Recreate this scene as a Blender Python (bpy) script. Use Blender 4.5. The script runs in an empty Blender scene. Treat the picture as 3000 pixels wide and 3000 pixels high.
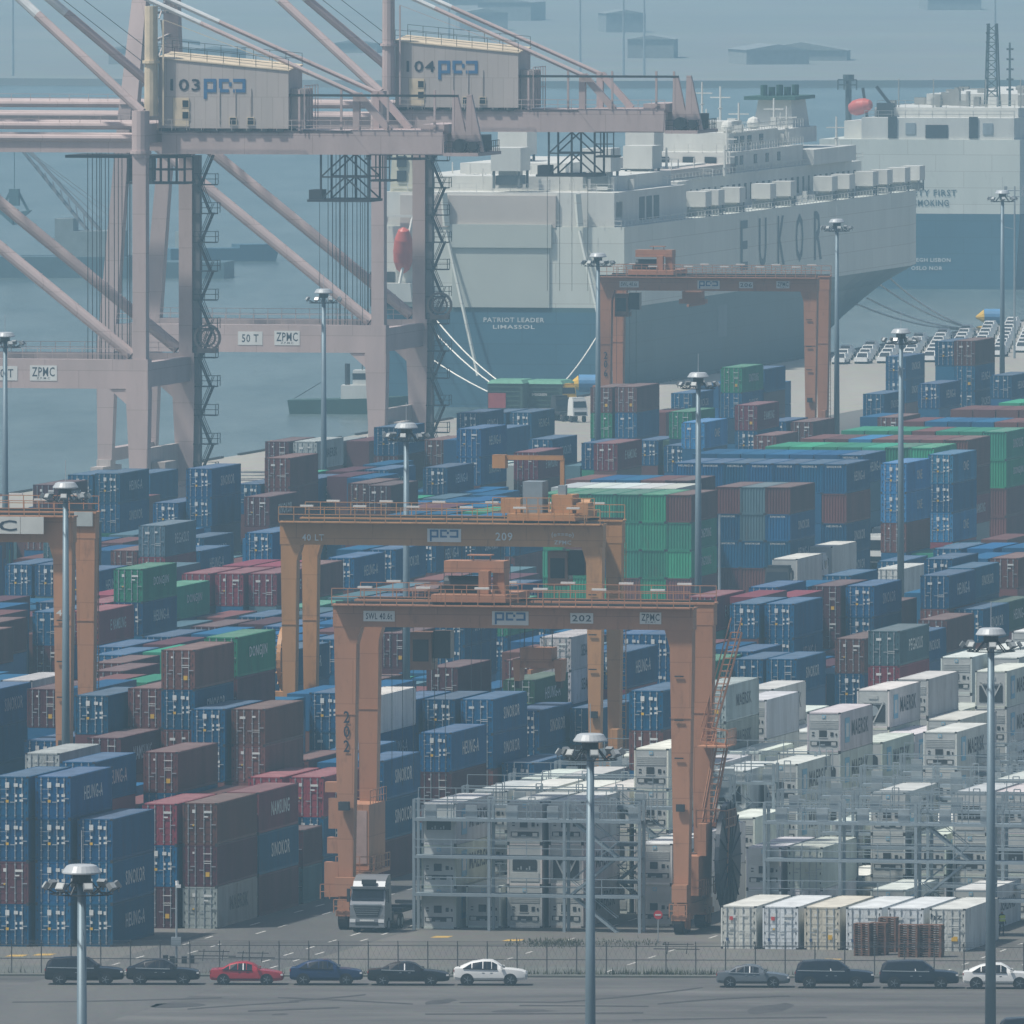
import bpy, bmesh, math, random
import numpy as np
from mathutils import Vector, Matrix, Euler
random.seed(7)
sc = bpy.context.scene
COL = sc.collection
# ------------------------------------------------------------------ camera, sky, sun, exposure
FPX, HC, YH = 51000.0, 80.0, -696.0          # focal length in photo pixels, eye height, horizon row
TA = 0.217; AL = math.atan(TA); CA, SA = math.cos(AL), math.sin(AL)   # the yard is turned by this angle
PITCH = math.atan((1500 - YH) / FPX)
cam = bpy.data.cameras.new('camera'); camo = bpy.data.objects.new('camera', cam); COL.objects.link(camo)
camo.location = (0, 0, HC); camo.rotation_euler = (math.pi / 2 - PITCH, 0, 0)
cam.sensor_width = 36; cam.lens = 36 * FPX / 3000; cam.clip_start = 10; cam.clip_end = 12000
sc.camera = camo
SUN_EL, SUN_AZ = math.radians(62), math.radians(-112)   # azimuth measured from the view direction, minus is left
world = bpy.data.worlds.new('World'); sc.world = world; world.use_nodes = True
wn = world.node_tree.nodes; bg = wn['Background']
sky = wn.new('ShaderNodeTexSky'); sky.sky_type = 'NISHITA'; sky.sun_disc = False
sky.sun_elevation = SUN_EL; sky.sun_rotation = SUN_AZ; sky.air_density = 1.0; sky.dust_density = 3.0; sky.ozone_density = 1.0
world.node_tree.links.new(sky.outputs[0], bg.inputs[0]); bg.inputs[1].default_value = 0.085
sun = bpy.data.lights.new('sun', 'SUN'); suno = bpy.data.objects.new('sun', sun); COL.objects.link(suno)
sun.energy = 4.2; sun.angle = math.radians(2.5); sun.color = (1.0, .95, .87)
sd = Vector((math.sin(SUN_AZ) * math.cos(SUN_EL), math.cos(SUN_AZ) * math.cos(SUN_EL), math.sin(SUN_EL)))
suno.rotation_euler = sd.to_track_quat('Z', 'Y').to_euler(); suno.location = (0, 0, 500)
sc.view_settings.view_transform = 'Standard'; sc.view_settings.look = 'None'
sc.view_settings.gamma = 1; sc.view_settings.use_curve_mapping = False; sc.view_settings.exposure = 0.15
sc.render.engine = 'CYCLES'
cy = sc.cycles; cy.use_denoising = True; cy.max_bounces = 6; cy.diffuse_bounces = 2; cy.glossy_bounces = 2
cy.volume_bounces = 1; cy.transmission_bounces = 2; cy.use_adaptive_sampling = False
HAZE_D, HAZE_COL = 1.8e-4, (.48, .79, .97)
# ------------------------------------------------------------------ helpers
def px(x, y, h=0.0):
    "photo pixel -> world point at height h"
    c, s = math.cos(PITCH), math.sin(PITCH)
    a, b = (x - 1500) / FPX, (1500 - y) / FPX
    d = Vector((a, c + b * s, -s + b * c))
    t = (h - HC) / d.z
    return Vector((d.x * t, d.y * t, h))
def wy(w, Y, z=0.0): return Vector((w + TA * Y, Y, z))
def lin(r, g, b):
    f = lambda v: (v / 255 / 12.92) if v / 255 <= .04045 else ((v / 255 + .055) / 1.055) ** 2.4
    return (f(r), f(g), f(b))
MATS = {}
def mat(name, col, rough=.6, metal=0., var=.18, scale=.6, bump=0., obj_color=False, attr=None, streak=False, spec=.5, sheen_fade=0., seam=None, rust=0.):
    if name in MATS: return MATS[name]
    m = bpy.data.materials.new(name); m.use_nodes = True; nt = m.node_tree; N, Lk = nt.nodes, nt.links
    b = N['Principled BSDF']; b.inputs['Roughness'].default_value = rough; b.inputs['Metallic'].default_value = metal
    b.inputs['Specular IOR Level'].default_value = spec
    tc = N.new('ShaderNodeTexCoord')
    mp = N.new('ShaderNodeMapping')
    ob_ = N.new('ShaderNodeObjectInfo'); off = N.new('ShaderNodeVectorMath'); off.operation = 'MULTIPLY_ADD'   # each object gets its own patch of wear
    off.inputs[0].default_value = (57., 91., 33.); Lk.new(ob_.outputs['Random'], off.inputs[1]); Lk.new(tc.outputs['Object'], off.inputs[2]); Lk.new(off.outputs[0], mp.inputs[0])
    mp.inputs['Scale'].default_value = (scale, scale, scale * (.22 if streak else 1))
    no = N.new('ShaderNodeTexNoise'); no.inputs['Scale'].default_value = 1.0; no.inputs['Detail'].default_value = 5; no.inputs['Roughness'].default_value = .65
    Lk.new(mp.outputs[0], no.inputs['Vector'])
    rmp = N.new('ShaderNodeMapRange'); rmp.inputs[1].default_value = .3; rmp.inputs[2].default_value = .7
    rmp.inputs[3].default_value = 1 - var; rmp.inputs[4].default_value = 1 + var * .7
    Lk.new(no.outputs['Fac'], rmp.inputs[0])
    mx = N.new('ShaderNodeMix'); mx.data_type = 'RGBA'; mx.blend_type = 'MULTIPLY'; mx.inputs[0].default_value = 1
    if obj_color:
        oi = N.new('ShaderNodeObjectInfo'); src = oi.outputs['Color']
        Lk.new(oi.outputs['Random'], no.inputs['W']) if 'W' in no.inputs and no.noise_dimensions == '4D' else None
    elif attr:
        at = N.new('ShaderNodeAttribute'); at.attribute_name = attr; src = at.outputs['Color']
    else:
        rgb = N.new('ShaderNodeRGB'); rgb.outputs[0].default_value = (*col, 1); src = rgb.outputs[0]
    if sheen_fade:   # paler mix: sky sheen and sun glare painted in, along with faded paint
        cm = N.new('ShaderNodeMix'); cm.data_type = 'RGBA'; cm.inputs[0].default_value = sheen_fade; cm.inputs[7].default_value = (.5,.49,.48,1)
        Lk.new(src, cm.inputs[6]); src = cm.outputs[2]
    Lk.new(src, mx.inputs[6]); Lk.new(rmp.outputs[0], mx.inputs[7]); 
    fin = mx.outputs[2]
    if rust:
        n2 = N.new('ShaderNodeTexNoise'); n2.inputs['Scale'].default_value = 1.3; n2.inputs['Detail'].default_value = 6; n2.inputs['Roughness'].default_value = .7; m2 = N.new('ShaderNodeMapping'); m2.inputs['Scale'].default_value = (1,1,.3)
        Lk.new(off.outputs[0], m2.inputs[0]); Lk.new(m2.outputs[0], n2.inputs['Vector']); r2 = N.new('ShaderNodeMapRange'); r2.inputs[1].default_value = .56; r2.inputs[2].default_value = .72; r2.inputs[4].default_value = rust
        Lk.new(n2.outputs['Fac'], r2.inputs[0]); x2 = N.new('ShaderNodeMix'); x2.data_type = 'RGBA'; x2.inputs[7].default_value = (.10,.055,.035,1); Lk.new(r2.outputs[0], x2.inputs[0]); Lk.new(fin, x2.inputs[6]); fin = x2.outputs[2]
    if seam:
        sx = N.new('ShaderNodeSeparateXYZ'); Lk.new(tc.outputs['Object'], sx.inputs[0]); ad = N.new('ShaderNodeMath'); Lk.new(sx.outputs[0], ad.inputs[0]); Lk.new(sx.outputs[1], ad.inputs[1]); cx = N.new('ShaderNodeCombineXYZ'); Lk.new(ad.outputs[0], cx.inputs[0]); Lk.new(sx.outputs[2], cx.inputs[1])
        br = N.new('ShaderNodeTexBrick'); br.inputs['Scale'].default_value = 1; br.inputs['Brick Width'].default_value = seam[0]; br.inputs['Row Height'].default_value = seam[1]; br.inputs['Mortar Size'].default_value = seam[2]; br.inputs['Color1'].default_value = (1,1,1,1); br.inputs['Color2'].default_value = (.93,.94,.94,1); br.inputs['Mortar'].default_value = (.72,.7,.68,1)
        Lk.new(cx.outputs[0], br.inputs['Vector']); x3 = N.new('ShaderNodeMix'); x3.data_type = 'RGBA'; x3.blend_type = 'MULTIPLY'; x3.inputs[0].default_value = 1; Lk.new(fin, x3.inputs[6]); Lk.new(br.outputs['Color'], x3.inputs[7]); fin = x3.outputs[2]
    Lk.new(fin, b.inputs['Base Color'])
    if bump:
        bp = N.new('ShaderNodeBump'); bp.inputs['Strength'].default_value = bump; bp.inputs['Distance'].default_value = .05
        Lk.new(no.outputs['Fac'], bp.inputs['Height']); Lk.new(bp.outputs[0], b.inputs['Normal'])
    MATS[name] = m; return m
class MB:
    def __init__(s): s.v = []; s.f = []; s.m = []
    def poly(s, pts, faces, mi=0):
        o = len(s.v); s.v += [tuple(p) for p in pts]; s.f += [tuple(i + o for i in f) for f in faces]; s.m += [mi] * len(faces)
    def box(s, x0, x1, y0, y1, z0, z1, mi=0):
        s.poly([(x0,y0,z0),(x1,y0,z0),(x1,y1,z0),(x0,y1,z0),(x0,y0,z1),(x1,y0,z1),(x1,y1,z1),(x0,y1,z1)],
               [(0,3,2,1),(4,5,6,7),(0,1,5,4),(1,2,6,5),(2,3,7,6),(3,0,4,7)], mi)
    def frus(s, b, t, mi=0):
        "b,t = (x0,x1,y0,y1,z)"
        s.poly([(b[0],b[2],b[4]),(b[1],b[2],b[4]),(b[1],b[3],b[4]),(b[0],b[3],b[4]),(t[0],t[2],t[4]),(t[1],t[2],t[4]),(t[1],t[3],t[4]),(t[0],t[3],t[4])],
               [(0,3,2,1),(4,5,6,7),(0,1,5,4),(1,2,6,5),(2,3,7,6),(3,0,4,7)], mi)
    def bar(s, p, q, w=.1, h=None, mi=0, up=(0,0,1)):
        p, q = Vector(p), Vector(q); d = q - p
        if d.length < 1e-6: return
        d.normalize(); h = h or w
        x = d.cross(Vector(up))
        if x.length < 1e-3: x = d.cross(Vector((0, 1, 0)))
        x.normalize(); y = x.cross(d)
        c = [(-w/2,-h/2),(w/2,-h/2),(w/2,h/2),(-w/2,h/2)]
        s.poly([p + x*a + y*b for a, b in c] + [q + x*a + y*b for a, b in c], [(0,1,2,3),(7,6,5,4),(0,4,5,1),(1,5,6,2),(2,6,7,3),(3,7,4,0)], mi)
    def tube(s, p, q, r, r2=None, n=10, mi=0, caps=True):
        p, q = Vector(p), Vector(q); d = (q - p).normalized(); r2 = r if r2 is None else r2
        x = d.cross(Vector((0, 0, 1)))
        if x.length < 1e-3: x = Vector((1, 0, 0))
        x.normalize(); y = d.cross(x)
        A = [p + (x*math.cos(t) + y*math.sin(t))*r for t in [2*math.pi*i/n for i in range(n)]]
        B = [q + (x*math.cos(t) + y*math.sin(t))*r2 for t in [2*math.pi*i/n for i in range(n)]]
        fs = [(i, (i+1) % n, n+(i+1) % n, n+i) for i in range(n)]
        if caps: fs += [tuple(range(n-1, -1, -1)), tuple(range(n, 2*n))]
        s.poly(A + B, fs, mi)
    def lathe(s, c, prof, n=16, mi=0):
        o = len(s.v)
        for r, z in prof:
            for i in range(n):
                t = 2*math.pi*i/n; s.v.append((c[0]+r*math.cos(t), c[1]+r*math.sin(t), c[2]+z))
        for k in range(len(prof)-1):
            for i in range(n):
                s.f.append((o+k*n+i, o+k*n+(i+1) % n, o+(k+1)*n+(i+1) % n, o+(k+1)*n+i)); s.m.append(mi)
    def rail(s, pts, h=1.1, step=1.6, w=.06, mi=0):
        for p, q in zip(pts[:-1], pts[1:]):
            p, q = Vector(p), Vector(q); n = max(1, round((q-p).length/step))
            for i in range(n+1):
                a = p.lerp(q, i/n); s.bar(a, a+Vector((0,0,h)), w, w, mi)
            for k in (1, .5): s.bar(p+Vector((0,0,h*k)), q+Vector((0,0,h*k)), w, w, mi)
    def mesh(s, name, mats, smooth=False):
        me = bpy.data.meshes.new(name); me.from_pydata(s.v, [], s.f)
        for m in (mats if isinstance(mats, (list, tuple)) else [mats]): me.materials.append(m)
        me.polygons.foreach_set('material_index', s.m)
        if smooth: me.polygons.foreach_set('use_smooth', [True]*len(s.f))
        me.update(); return me
    def build(s, name, mats, parent=None, smooth=False): return link(name, s.mesh(name, mats, smooth), parent)
def link(name, me, parent=None):
    o = bpy.data.objects.new(name, me); COL.objects.link(o)
    if parent is not None: o.parent = parent
    return o
def tag(o, label=None, cat=None, group=None, kind=None):
    if label: o['label'] = label
    if cat: o['category'] = cat
    if group: o['group'] = group
    if kind: o['kind'] = kind
    return o
def empty(name, loc, rz=0., label=None, cat=None, group=None):
    o = bpy.data.objects.new(name, None); COL.objects.link(o); o.location = loc; o.rotation_euler = (0, 0, rz); o.empty_display_size = .5
    return tag(o, label, cat, group)
def copy_tree(o, parent=None):
    c = o.copy(); COL.objects.link(c)
    if parent is not None: c.parent = parent
    for ch in o.children: copy_tree(ch, c)
    return c
TXT = {}
def textmesh(s, width, height, m):
    k = (s, round(width, 2), round(height, 2), m.name)
    if k in TXT: return TXT[k]
    cu = bpy.data.curves.new('lettering', 'FONT'); cu.body = s; cu.align_x = 'CENTER'; cu.align_y = 'CENTER'; cu.resolution_u = 2; cu.offset = .014; cu.space_character = 1.12
    ob = bpy.data.objects.new('lettering', cu); COL.objects.link(ob)
    bpy.context.view_layer.update()
    me = bpy.data.meshes.new_from_object(ob.evaluated_get(bpy.context.evaluated_depsgraph_get()))
    bpy.data.objects.remove(ob); bpy.data.curves.remove(cu)
    vs = np.array([v.co[:] for v in me.vertices]); mn, mxx = vs.min(0), vs.max(0)
    for v in me.vertices:
        v.co.x = (v.co.x-(mn[0]+mxx[0])/2)*width/(mxx[0]-mn[0]); v.co.y = (v.co.y-(mn[1]+mxx[1])/2)*height/(mxx[1]-mn[1]); v.co.z = 0
    me.materials.clear(); me.materials.append(m); me.name = 'lettering'
    TXT[k] = me; return me
FRONT = Euler((math.pi/2, 0, 0)); SIDE = Euler((math.pi/2, 0, math.pi/2))   # lettering that faces -y / +x
def letter(s, width, height, m, parent, loc, rot=FRONT, name='lettering'):
    o = link(name, textmesh(s, width, height, m), parent); o.location = loc; o.rotation_euler = rot; return o
# ------------------------------------------------------------------ paints
STEEL = mat('galvanised_steel', lin(150,160,165), .5, .3, .2, .8)
DARKST = mat('dark_steel', (.03,.035,.04), .6, .2, .3)
BLACK = mat('black_rubber', (.012,.013,.015), .75, 0, .3)
WHITE = mat('white_paint', (.62,.63,.61), .5, 0, .12, .4, streak=True)
LETW = mat('white_lettering', (.62,.64,.62), .5, 0, .15)
LETB = mat('dark_lettering', (.02,.03,.05), .5, 0, .1)
LOGOB = mat('blue_logo_paint', (.03,.12,.27), .5, 0, .1)
YEL = mat('yellow_paint', (.62,.38,.03), .5)
GLASS = mat('dark_glass', (.015,.02,.028), .12, 0, .05)
POLE = mat('mast_steel', lin(104,122,132), .5, .25, .1, .3)
CPAINT = mat('container_paint', (0,0,0), .5, 0, .24, .5, obj_color=True, streak=True, spec=.12, rust=.4)
CROOF = mat('roof_sheen_and_fade_paint', (0,0,0), .7, 0, .25, .7, obj_color=True, spec=.25, sheen_fade=.24, rust=.25)  # roofs lightened in colour for glare and sheen, besides real fading
APAINT = mat('far_container_paint', (0,0,0), .55, 0, .15, .3, attr='paint', spec=.35)
CAST = mat('corner_casting', (.025,.026,.03), .6)
ROD = mat('lock_rod_steel', (.38,.42,.45), .45, .4, .2)
def logo(mb, x, z, w, h, y, mi=0, t=None):
    "the terminal's p-c-dot-d mark as strokes, facing -y"
    t = t or h*.16; d = .03
    b = lambda x0, x1, z0, z1: mb.box(x+x0*w, x+x1*w, y-d, y, z+z0*h, z+z1*h, mi)
    tw, th = t/w, t/h
    b(0, tw, 0, 1); b(tw, .30, 1-th, 1); b(tw, .30, .32, .32+th); b(.30-tw, .30, .32+th, 1-th)
    b(.36, .36+tw, .32, 1); b(.36+tw, .60, 1-th, 1); b(.36+tw, .60, .32, .32+th); b(.60, .665, .62, .62+th*1.3)
    b(.70, 1-tw, 1-th, 1); b(.70, 1-tw, .32, .32+th); b(1-tw, 1, .32, 1)
# ------------------------------------------------------------------ setting: water, land, yard, roads
def sheet(name, pts, z, m, label=None, kind='structure', thick=0):
    mb = MB(); n = len(pts)
    if thick:
        mb.poly([(*p, z) for p in pts]+[(*p, z-thick) for p in pts], [tuple(range(n))]+[(i, n+i, n+(i+1) % n, (i+1) % n) for i in range(n)])
    else: mb.poly([(*p, z) for p in pts], [tuple(range(n))])
    o = mb.build(name, m); tag(o, label, None, None, kind); return o
def W2(w, Y): p = wy(w, Y); return (p.x, p.y)
m = bpy.data.materials.new('harbour_water'); m.use_nodes = True; nt = m.node_tree; b = nt.nodes['Principled BSDF']
b.inputs['Base Color'].default_value = (.022,.045,.05,1); b.inputs['Roughness'].default_value = .22; b.inputs['IOR'].default_value = 1.33
tc = nt.nodes.new('ShaderNodeTexCoord'); mp = nt.nodes.new('ShaderNodeMapping'); mp.inputs['Scale'].default_value = (.16,.035,1)
no = nt.nodes.new('ShaderNodeTexNoise'); no.inputs['Scale'].default_value = 1; no.inputs['Detail'].default_value = 6
bp = nt.nodes.new('ShaderNodeBump'); bp.inputs['Strength'].default_value = .9; bp.inputs['Distance'].default_value = 1.2
n2 = nt.nodes.new('ShaderNodeTexNoise'); n2.inputs['Scale'].default_value = 1; n2.inputs['Detail'].default_value = 7; n2.inputs['Roughness'].default_value = .75; m2 = nt.nodes.new('ShaderNodeMapping'); m2.inputs['Scale'].default_value = (.06,.012,1)
cr = nt.nodes.new('ShaderNodeValToRGB'); cr.color_ramp.elements[0].position = .36; cr.color_ramp.elements[1].position = .64; cr.color_ramp.elements[0].color = (.055,.085,.09,1); cr.color_ramp.elements[1].color = (.12,.16,.165,1)  # ripple reflections painted into the water colour as lighter and darker patches
nt.links.new(tc.outputs['Object'], m2.inputs[0]); nt.links.new(m2.outputs[0], n2.inputs['Vector']); nt.links.new(n2.outputs['Fac'], cr.inputs[0]); nt.links.new(cr.outputs[0], b.inputs['Base Color'])
nt.links.new(tc.outputs['Object'], mp.inputs[0]); nt.links.new(mp.outputs[0], no.inputs['Vector']); nt.links.new(no.outputs['Fac'], bp.inputs['Height']); nt.links.new(bp.outputs[0], b.inputs['Normal'])
sheet('water', [(-600,-30),(600,-30),(600,4600),(-600,4600)], -3.0, m, 'grey green harbour water between the quay and the far shore')
QE = -468.0
def ground_mat(name, c1, c2, scale, rough=.85, stain=.5, along=None):
    m = bpy.data.materials.new(name); m.use_nodes = True; nt = m.node_tree; N, Lk = nt.nodes, nt.links; b = N['Principled BSDF']; b.inputs['Roughness'].default_value = rough
    tc = N.new('ShaderNodeTexCoord'); mp = N.new('ShaderNodeMapping'); Lk.new(tc.outputs['Object'], mp.inputs[0])
    if along: mp.inputs['Rotation'].default_value = (0, 0, AL); mp.inputs['Scale'].default_value = along
    n1 = N.new('ShaderNodeTexNoise'); n1.inputs['Scale'].default_value = scale; n1.inputs['Detail'].default_value = 8; n1.inputs['Roughness'].default_value = .7
    n2 = N.new('ShaderNodeTexNoise'); n2.inputs['Scale'].default_value = scale*9; n2.inputs['Detail'].default_value = 4
    n3 = N.new('ShaderNodeTexNoise'); n3.inputs['Scale'].default_value = scale*.35; n3.inputs['Detail'].default_value = 3
    for n in (n1, n3): Lk.new(mp.outputs[0], n.inputs['Vector'])
    Lk.new(tc.outputs['Object'], n2.inputs['Vector'])
    cr = N.new('ShaderNodeValToRGB'); e = cr.color_ramp.elements; e[0].position = .32; e[1].position = .68
    e[0].color = (*c1, 1); e[1].color = (*c2, 1)
    add = N.new('ShaderNodeMath'); add.operation = 'ADD'; mu = N.new('ShaderNodeMath'); mu.operation = 'MULTIPLY_ADD'; mu.inputs[1].default_value = stain; mu.inputs[2].default_value = -stain/2
    Lk.new(n3.outputs['Fac'], mu.inputs[0]); Lk.new(n1.outputs['Fac'], add.inputs[0]); Lk.new(mu.outputs[0], add.inputs[1]); Lk.new(add.outputs[0], cr.inputs[0])
    mx = N.new('ShaderNodeMix'); mx.data_type = 'RGBA'; mx.blend_type = 'MULTIPLY'; mx.inputs[0].default_value = .35
    Lk.new(cr.outputs[0], mx.inputs[6]); Lk.new(n2.outputs['Color'], mx.inputs[7]); Lk.new(mx.outputs[2], b.inputs['Base Color'])
    MATS[name] = m; return m
YARD = ground_mat('yard_paving', (.10,.098,.09), (.17,.163,.15), .12, along=(.4,.05,1))
LOT = ground_mat('worn_asphalt', (.05,.05,.05), (.155,.152,.145), .2, along=(.16,.6,1), stain=.6)
QUAY = ground_mat('quay_concrete', (.3,.28,.24), (.42,.4,.35), .05, along=(.6,.03,1))
VERGE = ground_mat('verge_concrete', (.10,.11,.10), (.16,.165,.15), .3)
DARKROAD = ground_mat('patched_asphalt', (.085,.085,.085), (.13,.128,.12), .2, along=(.5,.06,1))
sheet('ground', [(-500,-30),(500,-30),W2(-20,3400),W2(QE,3400),W2(QE,-30)], 0, YARD, 'grey paved container yard under the stacks', thick=2.9)
sheet('quay', [W2(QE,700),W2(-424,700),W2(-424,3390),W2(QE,3390)], .004, QUAY, 'pale concrete quay along the harbour edge')
FY0, FY1 = px(0,2856), px(3000,2864)
fs_ = (FY1.y-FY0.y)/(FY1.x-FY0.x); FYv = lambda X: FY0.y+fs_*(X-FY0.x)
sheet('parking_lot', [(-140,FYv(-140)-500),(140,FYv(140)-500),(140,FYv(140)-1.2),(-140,FYv(-140)-1.2)], .004, LOT, 'worn grey asphalt lot in front of the fence')
mb = MB(); mb.poly([(-140,FYv(-140)-1.2,0),(140,FYv(140)-1.2,0),(140,FYv(140)+.5,0),(-140,FYv(-140)+.5,0)]+[(-140,FYv(-140)-1.2,.13),(140,FYv(140)-1.2,.13),(140,FYv(140)+.5,.13),(-140,FYv(-140)+.5,.13)], [(4,5,6,7),(0,1,5,4),(2,3,7,6)])
tag(mb.build('kerb', VERGE), 'low concrete kerb strip under the wire fence', kind='structure')
sheet('verge', [(-140,FYv(-140)+.5),(140,FYv(140)+.5),(140,FYv(140)+9),(-140,FYv(-140)+9)], .006, VERGE, 'dark strip of paving just behind the fence')
RW = lambda w0, w1, Y0, Y1: [W2(w0,Y0),W2(w1,Y0),W2(w1,Y1),W2(w0,Y1)]
sheet('road', RW(-278.9,-265.5,1090,1420), .008, DARKROAD, 'yard road between the container wall and the front gantry')
mb = MB()
PAINT = mat('road_paint', (.5,.5,.47), .7, 0, .35, 2.)
def dash(w, Y0, n, ln=3., gap=3.6, wd=.16):
    for i in range(n):
        if random.random() < .15: continue
        y0 = Y0+i*(ln+gap); pts = RW(w-wd/2, w+wd/2, y0, y0+ln*random.uniform(.7,1)); mb.poly([(*p, .012) for p in pts], [(0,1,2,3)])
for w, Y0 in ((-277.6,1150),(-275.2,1148),(-268.3,1146),(-266.4,1147),(-252.5,1148),(-243.3,1150)): dash(w, Y0, 24)
for w in (-214,-217,-221): dash(w, 1150, 16)
tag(mb.build('road_marking', PAINT), 'worn white dashes painted on the yard road', kind='structure')
mb = MB(); YP = mat('yellow_road_paint', (.5,.33,.08), .7, 0, .4, 2.)
for x, y in ((45,2800),(125,2797),(2430,2812),(1290,2745),(1500,2755)):
    p = px(x,y); mb.poly([(p.x-.7,p.y-.8,.011),(p.x+.5,p.y-.8,.011),(p.x+.9,p.y+.9,.011),(p.x-.3,p.y+.9,.011)], [(0,1,2,3)])
tag(mb.build('road_marking', YP), 'faded yellow marks painted on the yard paving', kind='structure')
PATCH = ground_mat('fresh_asphalt_patch', (.04,.04,.042), (.07,.07,.07), .6)
for k, (x, y, w_, d_) in enumerate(((520,2945,3.6,2.5),(1290,2935,1.8,3.),(1530,2962,4.2,1.6),(2260,2955,2.6,5.),(820,2972,1.2,1.))):
    q = px(x,y); rp = random.Random(k); pts = [(q.x+w_*.5*math.cos(a)*rp.uniform(.75,1.1)+.2*d_*math.sin(a), q.y+d_*math.sin(a)*rp.uniform(.75,1.1)) for a in [i*math.pi/6 for i in range(12)]]
    sheet('asphalt_patch', pts, .008, PATCH, 'dark repaired patch in the asphalt lot')
TYRE = ground_mat('tyre_mark_rubber', (.035,.035,.037), (.06,.06,.06), 1.5)
rk = random.Random(4)
for k in range(11):
    q = px(rk.uniform(200,2800), rk.uniform(2915,2990)); dx = rk.choice([-1,1]); ln_ = rk.uniform(4,14); cv = rk.uniform(-.02,.06); sl = rk.uniform(-.6,1.2)
    L_, R2 = [], []
    for i in range(9): x = i/8*ln_*dx; y = sl*x+cv*x*x*dx; L_.append((q.x+x,q.y+y-.55)); R2.append((q.x+x,q.y+y+.55))
    sheet('tyre_mark', L_+R2[::-1], .010+k*.0008, TYRE, 'dark curved tyre mark on the asphalt lot')
# far shore: reclaimed land with low sheds, tanks and tree belts
FAR = ground_mat('far_land', (.19,.205,.2), (.24,.25,.235), .006, stain=1.2)  # pale, low-contrast land colour stands in for denser haze
sheet('far_shore', [(-600,4470),(-250,4520),(0,4440),(300,4480),(600,4420),(600,7500),(-600,7500)], -1.2, FAR, 'flat far shore of reclaimed land lost in haze', thick=1.9)
rs = random.Random(11)
SHED = [mat('shed_wall_%s' % n, c, .7) for n, c in (('pale',(.25,.265,.26)),('bluish',(.225,.245,.25)),('grey',(.23,.245,.24)))]  # walls paled towards the land tone, painting in some of the haze
for i in range(16):
    X, Y = rs.uniform(-190,190), rs.choice([rs.uniform(4650,4900), rs.uniform(5150,5900)]); w_, d_, h_ = rs.uniform(8,30), rs.uniform(14,40), rs.uniform(2.5,6)
    t = empty('warehouse', (X,Y,-1.2), rs.uniform(-.2,.2), 'pale low warehouse dissolving in haze on the far shore', 'warehouse', 'warehouses on the far shore')
    mb = MB(); mb.box(-w_/2,w_/2,-d_/2,d_/2,0,h_); mb.build('wall', SHED[i % 3], t)
    mb = MB(); mb.poly([(-w_/2-.4,-d_/2-.4,h_),(w_/2+.4,-d_/2-.4,h_),(w_/2+.4,d_/2+.4,h_),(-w_/2-.4,d_/2+.4,h_),(0,-d_/2-.4,h_+w_*.09),(0,d_/2+.4,h_+w_*.09)], [(0,1,4),(1,2,5,4),(2,3,5),(3,0,4,5),(0,3,2,1)]); mb.build('roof', SHED[(i+1) % 3], t)
for i in range(9):
    p = Vector((rs.uniform(-150,150), rs.uniform(4500,4560), -1.2)); t = empty('light_mast', p, 0, 'thin pale mast standing at the far waterline', 'mast', 'masts on the far shore')
    mb = MB(); mb.tube((0,0,0),(0,0,26),.35,.2,6); mb.box(-2,2,-.3,.3,25.8,26.6); mb.build('pole', STEEL, t)
# ------------------------------------------------------------------ containers
L40 = 12.19
def corr_side(mb, x, sgn, y0, y1, z0, z1, d=.045, per=.30, mi=0):
    n = int((y1-y0)/per); p = (y1-y0)/n; pr = []
    for i in range(n):
        y = y0+i*p; pr += [(y,0),(y+p*.3,0),(y+p*.5,d),(y+p*.8,d)]
    pr.append((y1,0))
    pts = [(x-sgn*o, y, z) for y, o in pr for z in (z0, z1)]
    fs = [(2*i,2*i+2,2*i+3,2*i+1) if sgn > 0 else (2*i,2*i+1,2*i+3,2*i+2) for i in range(len(pr)-1)]
    mb.poly(pts, fs, mi)
def corr_end(mb, y, z0, z1, x0, x1, d=.04, n=8, mi=0):
    p = (x1-x0)/n; pr = []
    for i in range(n):
        x = x0+i*p; pr += [(x,0),(x+p*.3,0),(x+p*.5,d),(x+p*.8,d)]
    pr.append((x1,0)); mb.poly([(x,y+o,z) for x, o in pr for z in (z0,z1)], [(2*i,2*i+2,2*i+3,2*i+1) for i in range(len(pr)-1)], mi)
HB = 2.896; HW = 1.219
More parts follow.
